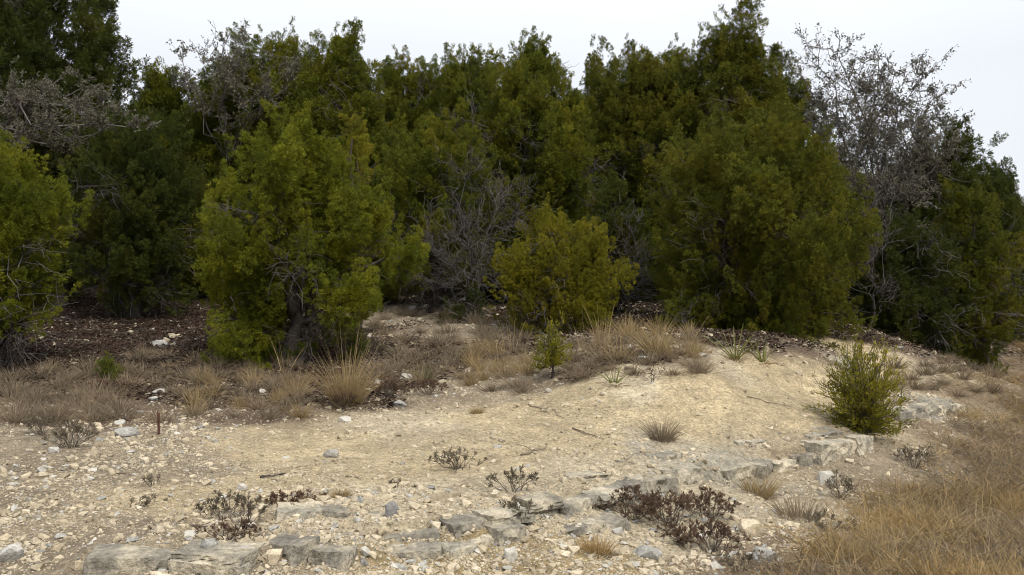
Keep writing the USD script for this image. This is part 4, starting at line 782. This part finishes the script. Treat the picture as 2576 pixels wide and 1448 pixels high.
MOUND = [klass(f'mound_form_{k:03d}', [('blades', dome(50 + k, 190, 0.17, 1.25, 0.0062), 'grey_grass')]) for k in range(4)]
STRAWT = [klass(f'straw_form_{k:03d}', [('blades', dome(60 + k, 120, 0.24, 0.75, 0.006), 'straw')]) for k in range(3)]
t = thing('bunchgrass', 'tall straw-coloured bunchgrass fanning out in the centre left of the slope edge', 'grass clump', at(872, 1022))
obj('blades', tuft(71, 420, 0.64, 0.18, 0.46, 0.5, 0.006, 0.15), 'straw', t, kind='stuff'); obj('dead_blades', tuft(72, 240, 0.2, 0.36, 0.95, 0.8, 0.006, 0.3), 'grey_grass', t, kind='stuff'); obj('stalks', stalks(73, 40, 0.85, 0.08, 0.0055), 'straw', t)
for lab, px, row, h_, w_, mt, sd in (
    ('spiky grey-brown bunchgrass alone on the bare bank', 1665, 1112, 0.27, 0.12, 'grey_grass', 81),
    ('rounded tan bunchgrass on the rubble right of the reddish shrubs', 1905, 1245, 0.24, 0.16, 'straw', 82),
    ('small brown grass tuft on the dirt above the bottom ledges', 860, 1270, 0.09, 0.05, 'straw', 83),
    ('wispy grey grass clump at the edge of the verge', 2010, 1310, 0.22, 0.18, 'grey_grass', 84),
    ('reddish dry weed in the rubble at the bottom right of centre', 1500, 1400, 0.14, 0.09, 'red_grass', 85),
    ('small tan tuft high on the dirt slope', 1200, 1030, 0.10, 0.06, 'straw', 86)):
    t = thing('bunchgrass', lab, 'grass clump', at(px, row)); obj('blades', tuft(sd, 240, h_, w_, 0.55, 0.4, 0.0048, 0.16), mt, t, kind='stuff'); obj('dead_blades', tuft(sd + 50, 140, h_ * 0.5, w_ * 1.2, 0.9, 0.7, 0.005, 0.3), 'grey_grass', t, kind='stuff')
TZ = [  # zone of tufts on the crest
    (0, 330, 930, 1060, 34, MOUND, 'low grey-brown grass mound at the left end of the slope edge', 'grass mounds at the left', (0.8, 1.3)),
    (330, 760, 900, 1060, 36, MOUND, 'low tan grass mound between the rusty stake and the tall bunchgrass', 'grass mounds left of the tall bunchgrass', (0.7, 1.2)),
    (480, 760, 960, 1050, 12, STRAWT, 'yellowish grass tuft left of the tall bunchgrass', 'yellow tufts left of the tall bunchgrass', (0.7, 1.1)),
    (920, 1340, 790, 980, 48, MOUND, 'low grey grass mound on the stony rise in the centre', 'grass mounds on the central rise', (0.8, 1.4)),
    (1180, 1340, 880, 970, 14, STRAWT, 'yellowish grass tuft left of the yellow sapling', 'yellow tufts left of the sapling', (0.7, 1.1)),
    (1430, 1760, 860, 950, 26, MOUND, 'low grey grass mound along the crest right of the yellow sapling', 'grass mounds on the right crest', (0.7, 1.2)),
    (1440, 1760, 840, 920, 10, STRAWT, 'thin straw tuft along the crest right of the yellow sapling', 'straw tufts on the right crest', (0.9, 1.4)),
    (2240, 2500, 900, 1000, 22, MOUND, 'low brown grass mound beyond the round green bush', 'grass mounds beyond the bush', (0.8, 1.3))]
taken = []
for l, r, tp, bt, n, cl, lab, grp, (s0, s1) in TZ:
    for _ in range(int(n * 1.2)):
        for _try in range(12):
            px, row = rsg.uniform(l, r), rsg.uniform(tp, bt); p = at(px, row)
            if not taken or np.min(np.hypot(*(np.array(taken) - p[:2]).T)) > 0.2: break
        taken.append(p[:2])
        sc_ = rsg.uniform(s0, s1); kind_ = 'straw-yellow grass tuft' if cl is STRAWT else 'grey-brown grass mound'
        lb_ = f"{'small' if sc_ < s0 + (s1 - s0) / 3 else 'middling' if sc_ < s0 + (s1 - s0) * 2 / 3 else 'large'} {kind_} {whereabouts(px, row)}"
        copy_of(cl[rsg.randint(len(cl))], 'grass_tuft', lb_, 'grass tuft', p, rsg.uniform(0, 360), sc_ * np.array([1, 1, rsg.uniform(0.8, 1.15)]), 'dry grass tufts along the slope edge')
for lab, px, row, n, h_ in (('loose fan of tall straw stalks at the foot of the massive juniper', 1700, 905, 16, 0.55), ('tall bent straw stalks right of the small yellow juniper', 1520, 880, 20, 0.6), ('tall straw stalks left of the yellow sapling', 1290, 885, 9, 0.5),
                            ('thin straw stalks under the left of the bright juniper', 715, 945, 10, 0.5), ('straw stalks on the crest just right of the sapling', 1470, 905, 14, 0.5)):
    t = thing('straw_stalks', lab, 'grass clump', at(px, row)); obj('stalks', stalks(int(px), n, h_, 0.16, 0.007, 0.6), 'straw', t)

# the dry grass of the verge
def patch(seed, n, h, r, wd): return tuft(seed, n, h, r * 1.6, 0.5, 0.55, wd, 0.42)
def mat_of_grass(seed, n, h, r, wd):
    rs = np.random.RandomState(seed); base = np.c_[rs.normal(0, r, (n, 2)), rs.uniform(-0.02, 0.05, n)]
    d = rs.normal(0, 1, (n, 3)) * [0.85, 0.85, 0.35] + [0, 0, 0.6]
    return straws(base, d, rs.uniform(0.4, 1.15, n) * h, np.full(n, wd), rs, 0.3)
PATCH = [mat_of_grass(90, 60, 0.15, 0.11, 0.0058), mat_of_grass(91, 55, 0.19, 0.10, 0.0056), mat_of_grass(92, 70, 0.11, 0.13, 0.0056), join([mat_of_grass(93, 40, 0.16, 0.11, 0.0056), stalks(193, 5, 0.40, 0.06, 0.0052, 0.7)]), mat_of_grass(94, 64, 0.13, 0.12, 0.006), stalks(95, 9, 0.40, 0.10, 0.0052, 0.9)]
n = 34000
yy = np.exp(rsg.uniform(math.log(3.9), math.log(20), n)); uu = rsg.uniform(0.0, 0.66, n); xx = uu * yy
px = uu / TX * W / 2 + W / 2; row = H / 2 - (base_height(xx, yy) - EYE) / yy / TY * H / 2
edge = np.interp(row, [850, 900, 960, 1040, 1120, 1200, 1300, 1380, 1448, 1600], [2560, 2490, 2440, 2370, 2340, 2290, 2180, 2060, 1950, 1800])
prob = np.clip((px - edge + 200 * (meshkit.noise(np.stack([xx * 1.1 + 9, yy * 1.1 + 9, 0 * xx], -1), 4) - 0.5)) / 300, 0.0, 1)
keep = (rsg.uniform(0, 1, n) < prob * 0.42 * np.clip(3.4 * meshkit.fbm(np.stack([xx * 2.2, yy * 2.2, 0 * xx], -1), 3, 14) - 1.05, 0.06, 1.6)); xx, yy = xx[keep], yy[keep]; m = len(xx)
scatter('dry_grass', PATCH, ['red_grass', 'red_grass', 'grey_grass', 'straw', 'grey_grass', 'straw'], np.c_[xx, yy, height(xx, yy)], quat(rsg.normal(0, 0.12, (m, 3)) + [0, 0, 1], rsg.uniform(0, 6.28, m)), rsg.uniform(0.65, 1.2, m), np.where(meshkit.fbm(np.stack([xx * 1.4 + 31, yy * 1.4, 0 * xx], -1), 3, 31) + rsg.normal(0, 0.06, m) > 0.53, rsg.choice([0, 1, 3, 5], m, p=[0.42, 0.3, 0.2, 0.08]), rsg.choice([2, 4, 0, 3], m, p=[0.4, 0.34, 0.16, 0.1])),
        label='thick tawny dry grass of the verge at the right', cat='grass')

def stalky(name, label, px, row, h_, w_, n, seed, leafy=6, leaf='dry_leaf', wood='dark_twig', group=None, up=0.8, leaf_len=0.024, cat='shrub'):
    h_, w_ = h_ * 0.6, w_ * 1.1
    n = int(n * (0.85 if leaf == 'dry_leaf' else 0.62))
    rs = np.random.RandomState(seed); t = thing(name, label, cat, at(px, row), group=group); tw, lb, ld = [], [], []
    for k in range(n):
        ph = rs.uniform(0, 6.283); o = np.array([math.cos(ph), math.sin(ph) * 0.8, 0]); q_ = math.sqrt(rs.uniform(0, 1))
        b = o * q_ * w_ * 0.5 + [0, 0, h_ * (1 - 0.45 * q_ * q_) * rs.uniform(0.7, 1.05)]
        ln = wander(rs, o * 0.02 * rs.rand() - [0, 0, 0.02], b, 5, 0.08); tw.append(tube(ln, np.linspace(0.0028, 0.0014, 5), 3))
        for _ in range(6):
            s_ = ln[rs.randint(3, 5)]; e = s_ + unit(unit(b) * up + rs.normal(0, 0.55, 3) + [0, 0, 0.4]) * h_ * rs.uniform(0.12, 0.3)
            tw.append(tube(np.array([s_, (s_ + e) / 2 + rs.normal(0, 0.006, 3), e]), np.array([0.0016, 0.0013, 0.001]), 3))
            if leafy:
                ss = rs.uniform(0.45, 1.05, leafy)[:, None]; lb.append(s_ + (e - s_) * ss); ld.append(unit(e - s_) * 0.9 + rs.normal(0, 0.5, (leafy, 3)))
    obj('stems', join(tw), wood, t)
    if leafy:
        lb, ld = np.vstack(lb), np.vstack(ld); m = len(lb); obj('leaves', blades(lb, ld, rs.uniform(0.5, 1.1, m) * leaf_len, rs.uniform(0.18, 0.32, m) * leaf_len, rs), leaf, t, kind='stuff')
    return t
SH = [('round dark twiggy shrub alone on the dirt slope in the centre', 1160, 1195, 0.17, 0.42, 30, 'umber_leaf', 6),
      ('dark stalky shrub above the long ledge block', 1290, 1280, 0.20, 0.28, 22, 'umber_leaf', 7), ('dark stalky weed hanging over the stepped ledge', 1320, 1335, 0.17, 0.30, 20, 'umber_leaf', 7),
      ('left one of the dark stalky shrubs above the bottom left ledges', 525, 1300, 0.12, 0.18, 14, 'umber_leaf', 6), ('tallest of the dark stalky shrubs above the bottom left ledges', 570, 1320, 0.22, 0.2, 16, 'umber_leaf', 7), ('right one of the dark stalky shrubs above the bottom left ledges', 618, 1345, 0.2, 0.2, 16, 'umber_leaf', 7),
      ('reddish-brown shrub at the left of the reddish thicket', 1590, 1310, 0.26, 0.38, 34, 'dry_leaf', 9), ('broad reddish-brown shrub in the middle of the reddish thicket', 1690, 1330, 0.28, 0.42, 40, 'dry_leaf', 9), ('reddish-brown shrub at the right of the reddish thicket', 1775, 1310, 0.26, 0.36, 34, 'dry_leaf', 9), ('dark brown shrub below the reddish thicket', 1785, 1395, 0.22, 0.34, 30, 'dry_leaf', 8), ('low brown shrub between the reddish thicket and the tan boulder', 1720, 1370, 0.15, 0.3, 22, 'dry_leaf', 8),
      ('sparse grey weed on the left gravel, upper of two', 390, 1228, 0.10, 0.16, 9, 'umber_leaf', 4), ('sparse grey weed on the left gravel, lower of two', 335, 1280, 0.10, 0.22, 10, 'umber_leaf', 4),
      ('dark shrub left of the broad flat-topped boulder', 180, 1120, 0.28, 0.3, 34, 'umber_leaf', 9), ('small dark shrub at the left, left of the darkest one', 105, 1090, 0.22, 0.2, 22, 'umber_leaf', 8),
      ('brown shrub in front of the tall bunchgrass', 860, 1030, 0.26, 0.2, 26, 'dry_leaf', 9), ('brown shrub right of the tall bunchgrass', 978, 1000, 0.30, 0.3, 28, 'dry_leaf', 9), ('brown low shrub below the small yucca', 1080, 990, 0.22, 0.28, 24, 'dry_leaf', 8),
      ('flat brown mat of weeds above the grey split ledge', 735, 1285, 0.07, 0.36, 30, 'dry_leaf', 7), ('dark weed left of the boxy whitish boulder', 2115, 1260, 0.3, 0.2, 20, 'umber_leaf', 7), ('small dark weed above the boxy whitish boulder', 2010, 1165, 0.1, 0.1, 10, 'umber_leaf', 6),
      ('dark grey weed at the verge, right of the rubble', 2080, 1350, 0.2, 0.3, 20, 'umber_leaf', 6), ('brown weed on the verge right of the round green bush', 2300, 1180, 0.28, 0.34, 26, 'umber_leaf', 7), ('thin reddish twig shrub on the bank crest', 1640, 960, 0.28, 0.3, 9, 'dry_leaf', 2),
      ('tiny dark weed on the dirt above the ledges', 1000, 1245, 0.09, 0.08, 6, 'umber_leaf', 4), ('dark dry shrub in the tufts at the left edge of the slope', 275, 990, 0.26, 0.34, 26, 'dry_leaf', 8), ('small dark shrub at the wood edge below the bright juniper', 940, 890, 0.34, 0.3, 26, 'umber_leaf', 8),
      ('brown weed at the bottom left under the stalky shrubs', 575, 1385, 0.12, 0.26, 18, 'dry_leaf', 7), ('small brown weed in the tan verge at the bottom', 1870, 1440, 0.16, 0.26, 16, 'umber_leaf', 6)]
for k, (lab, px, row, h_, w_, n, lf, lv) in enumerate(SH): stalky('dry_shrub', lab, px, row, h_, w_, n, 1700 + k, lv, lf)

def sapling(name, label, px, row, h_, w_, n, seed, tone, stem=0.012, low_=0.06):
    """young juniper: many upright wispy shoots with small sprays"""
    rs = np.random.RandomState(seed); t = thing(name, label, 'shrub', at(px, row)); tw, lb, ld = [], [], []
    obj('trunk', tube(wander(rs, (0, 0, -0.03), (0.02, 0, h_ * 0.6), 5, 0.03), np.linspace(stem, stem * 0.5, 5), 5), 'bark', t)
    for k in range(n):
        ph = rs.uniform(0, 6.283); q_ = rs.uniform(0, 1) ** 0.45; o = np.array([math.cos(ph), math.sin(ph), 0])
        a = np.array([0, 0, h_ * rs.uniform(low_, 0.45)])
        zt_ = h_ * (rs.uniform(low_ + 0.02, 0.86) if k % 6 else rs.uniform(0.85, 1.2)); rr_ = w_ * 0.5 * q_ * math.sqrt(max(0.03, 1 - ((zt_ / h_ - 0.44) / 0.62) ** 2)) * rs.uniform(0.75, 1.2)
        if k % 6 == 0: rr_ = w_ * 0.5 * rs.uniform(0.05, 0.72)
        a[2] = min(a[2], zt_ * 0.7); b = o * rr_ + [0, 0, zt_]
        ln = wander(rs, a, b, 6, 0.05); tw.append(tube(ln, np.linspace(0.005, 0.002, 6), 3))
        m = 46; s_ = rs.uniform(0.35, 1.0, m); p = np.stack([np.interp(s_, np.linspace(0, 1, 6), ln[:, c]) for c in range(3)], 1)
        lb.append(p + rs.normal(0, 0.014, (m, 3))); ld.append(unit(b - a) * 0.8 + [0, 0, 0.4] + rs.normal(0, 0.5, (m, 3)))
    obj('branches', join(tw), 'bark', t)
    lb, ld = np.vstack(lb), np.vstack(ld); m = len(lb)
    obj('needles', blades(lb, ld, rs.uniform(0.02, 0.045, m), rs.uniform(0.006, 0.011, m), rs), 'juniper_' + tone, t, kind='stuff')
sapling('juniper_sapling', 'round bright green juniper bush at the end of the ledges on the right', 2172, 1104, 0.70, 0.84, 280, 1801, 'yellow', 0.02, 0.02)
sapling('juniper_sapling', 'small yellow juniper sapling on a thin stem below the small yellow juniper', 1385, 948, 0.50, 0.42, 60, 1802, 'yellow', 0.012, 0.22)
sapling('juniper_sapling', 'tiny green juniper seedling in the tufts at the left', 272, 955, 0.25, 0.3, 24, 1803, 'olive')
sapling('juniper_sapling', 'small green juniper sprig under the right of the bright juniper', 900, 905, 0.35, 0.3, 26, 1804, 'olive')
def yucca(label, px, row, h_, n, seed):
    rs = np.random.RandomState(seed); t = thing('yucca', label, 'yucca', at(px, row))
    for k in range(n):
        ph = 2.4 * k + rs.uniform(-0.2, 0.2); e = 0.15 + 1.15 * (k / n); o = np.array([math.cos(ph), math.sin(ph), 0])
        obj('leaf', straws((o * 0.02)[None], (o * e + [0, 0, 1])[None], np.array([h_ * rs.uniform(0.75, 1.1)]), np.array([0.015]), rs, 0.12, 4), 'yucca_leaf', t)
    obj('dead_leaves', tuft(seed + 1, 40, h_ * 0.55, 0.12, 1.5, 0.9, 0.01, 0.2), 'straw', t, kind='stuff')
yucca('large spiky green yucca on the crest of the bare bank', 1850, 905, 0.42, 22, 1901)
yucca('smaller spiky yucca just right of the large one', 1918, 912, 0.26, 14, 1903)
yucca('small green yucca in the tufts right of the tall bunchgrass', 1070, 958, 0.26, 14, 1905)
yucca('small yucca half hidden in grass on the crest left of the bank', 1545, 965, 0.2, 10, 1907)

# ------------------------------------------------------------------ stake, sticks
p = at(398, 1092)
t = thing('metal_stake', 'thin rusty metal stake standing upright in the gravel at the left', 'stake', p, tilt=(0, -1.5))
hgt = px_size(62, p[1])
m1 = trimesh.creation.box((0.005, 0.014, hgt + 0.06)); m1.apply_translation((0, 0, hgt / 2 - 0.03))
obj('post', m1, 'rust', t)
m2 = trimesh.creation.box((0.011, 0.004, hgt + 0.05)); m2.apply_translation((0.0082, 0, hgt / 2 - 0.04)); obj('flange', m2, 'rust', t)
def stick(label, pts, r, seed, wood='dead_wood', side=3):
    rs = np.random.RandomState(seed); P = np.array([at(a, b) for a, b in pts]) + [0, 0, r * 1.2]; o = P[0].copy(); P = P - o
    t = thing('fallen_branch', label, 'branch', o); ln = wander(rs, P[0], P[-1], 7, 0.05) if len(P) == 2 else P
    ln[:, 2] = [float(height(a + o[0], b + o[1])) - o[2] + r * 1.6 for a, b in ln[:, :2]]
    obj('stem', tube(ln, np.linspace(r, r * 0.4, len(ln)), 5), wood, t)
    for k in range(side):
        a = ln[rs.randint(1, len(ln) - 1)]; b = a + unit(ln[-1] - ln[0] + rs.normal(0, 0.5, 3)) * np.linalg.norm(P[-1]) * 0.35; b[2] = float(height(b[0] + o[0], b[1] + o[1])) - o[2] + rs.uniform(0.01, 0.05)
        obj('twig', tube(wander(rs, a, b, 4, 0.06), np.linspace(r * 0.5, r * 0.25, 4), 3), wood, t)
stick('pale grey fallen branch lying across the tufts right of the tall bunchgrass', [(940, 912), (1090, 918)], 0.012, 1, side=6)
stick('thin dark stick on the bare dirt right of centre', [(1310, 1160), (1375, 1128)], 0.006, 2, 'stick_wood')
stick('dark broken twig high on the bare slope right of centre', [(1330, 1010), (1420, 1045)], 0.0055, 3, 'stick_wood')
stick('dark twig above the highest ledge', [(1440, 1080), (1520, 1118)], 0.006, 4, 'stick_wood')
stick('pale stick lying on the dirt above the left stalky shrubs', [(655, 1208), (720, 1196)], 0.007, 5)
stick('small dark twig on the dirt below the pale boulder', [(870, 1208), (912, 1216)], 0.004, 6, 'stick_wood')
stick('grey twigs in the dark litter at the left edge', [(-10, 862), (110, 880)], 0.010, 7, side=5)
stick('thin grey branch in the tufts above the rusty stake', [(560, 985), (650, 1005)], 0.008, 8, side=4)
stick('short dark twig on the left gravel', [(280, 1190), (330, 1205)], 0.004, 9, 'stick_wood')
stick('dark fallen branch at the wood edge above the central rise', [(1050, 780), (1170, 785)], 0.014, 10, 'stick_wood')
stick('dark twig on the bare bank below the large yucca', [(1880, 1010), (1990, 1040)], 0.004, 11, 'stick_wood')
stick('short dark stick on the rubble above the bottom left slabs', [(480, 1348), (548, 1356)], 0.007, 12, 'stick_wood')
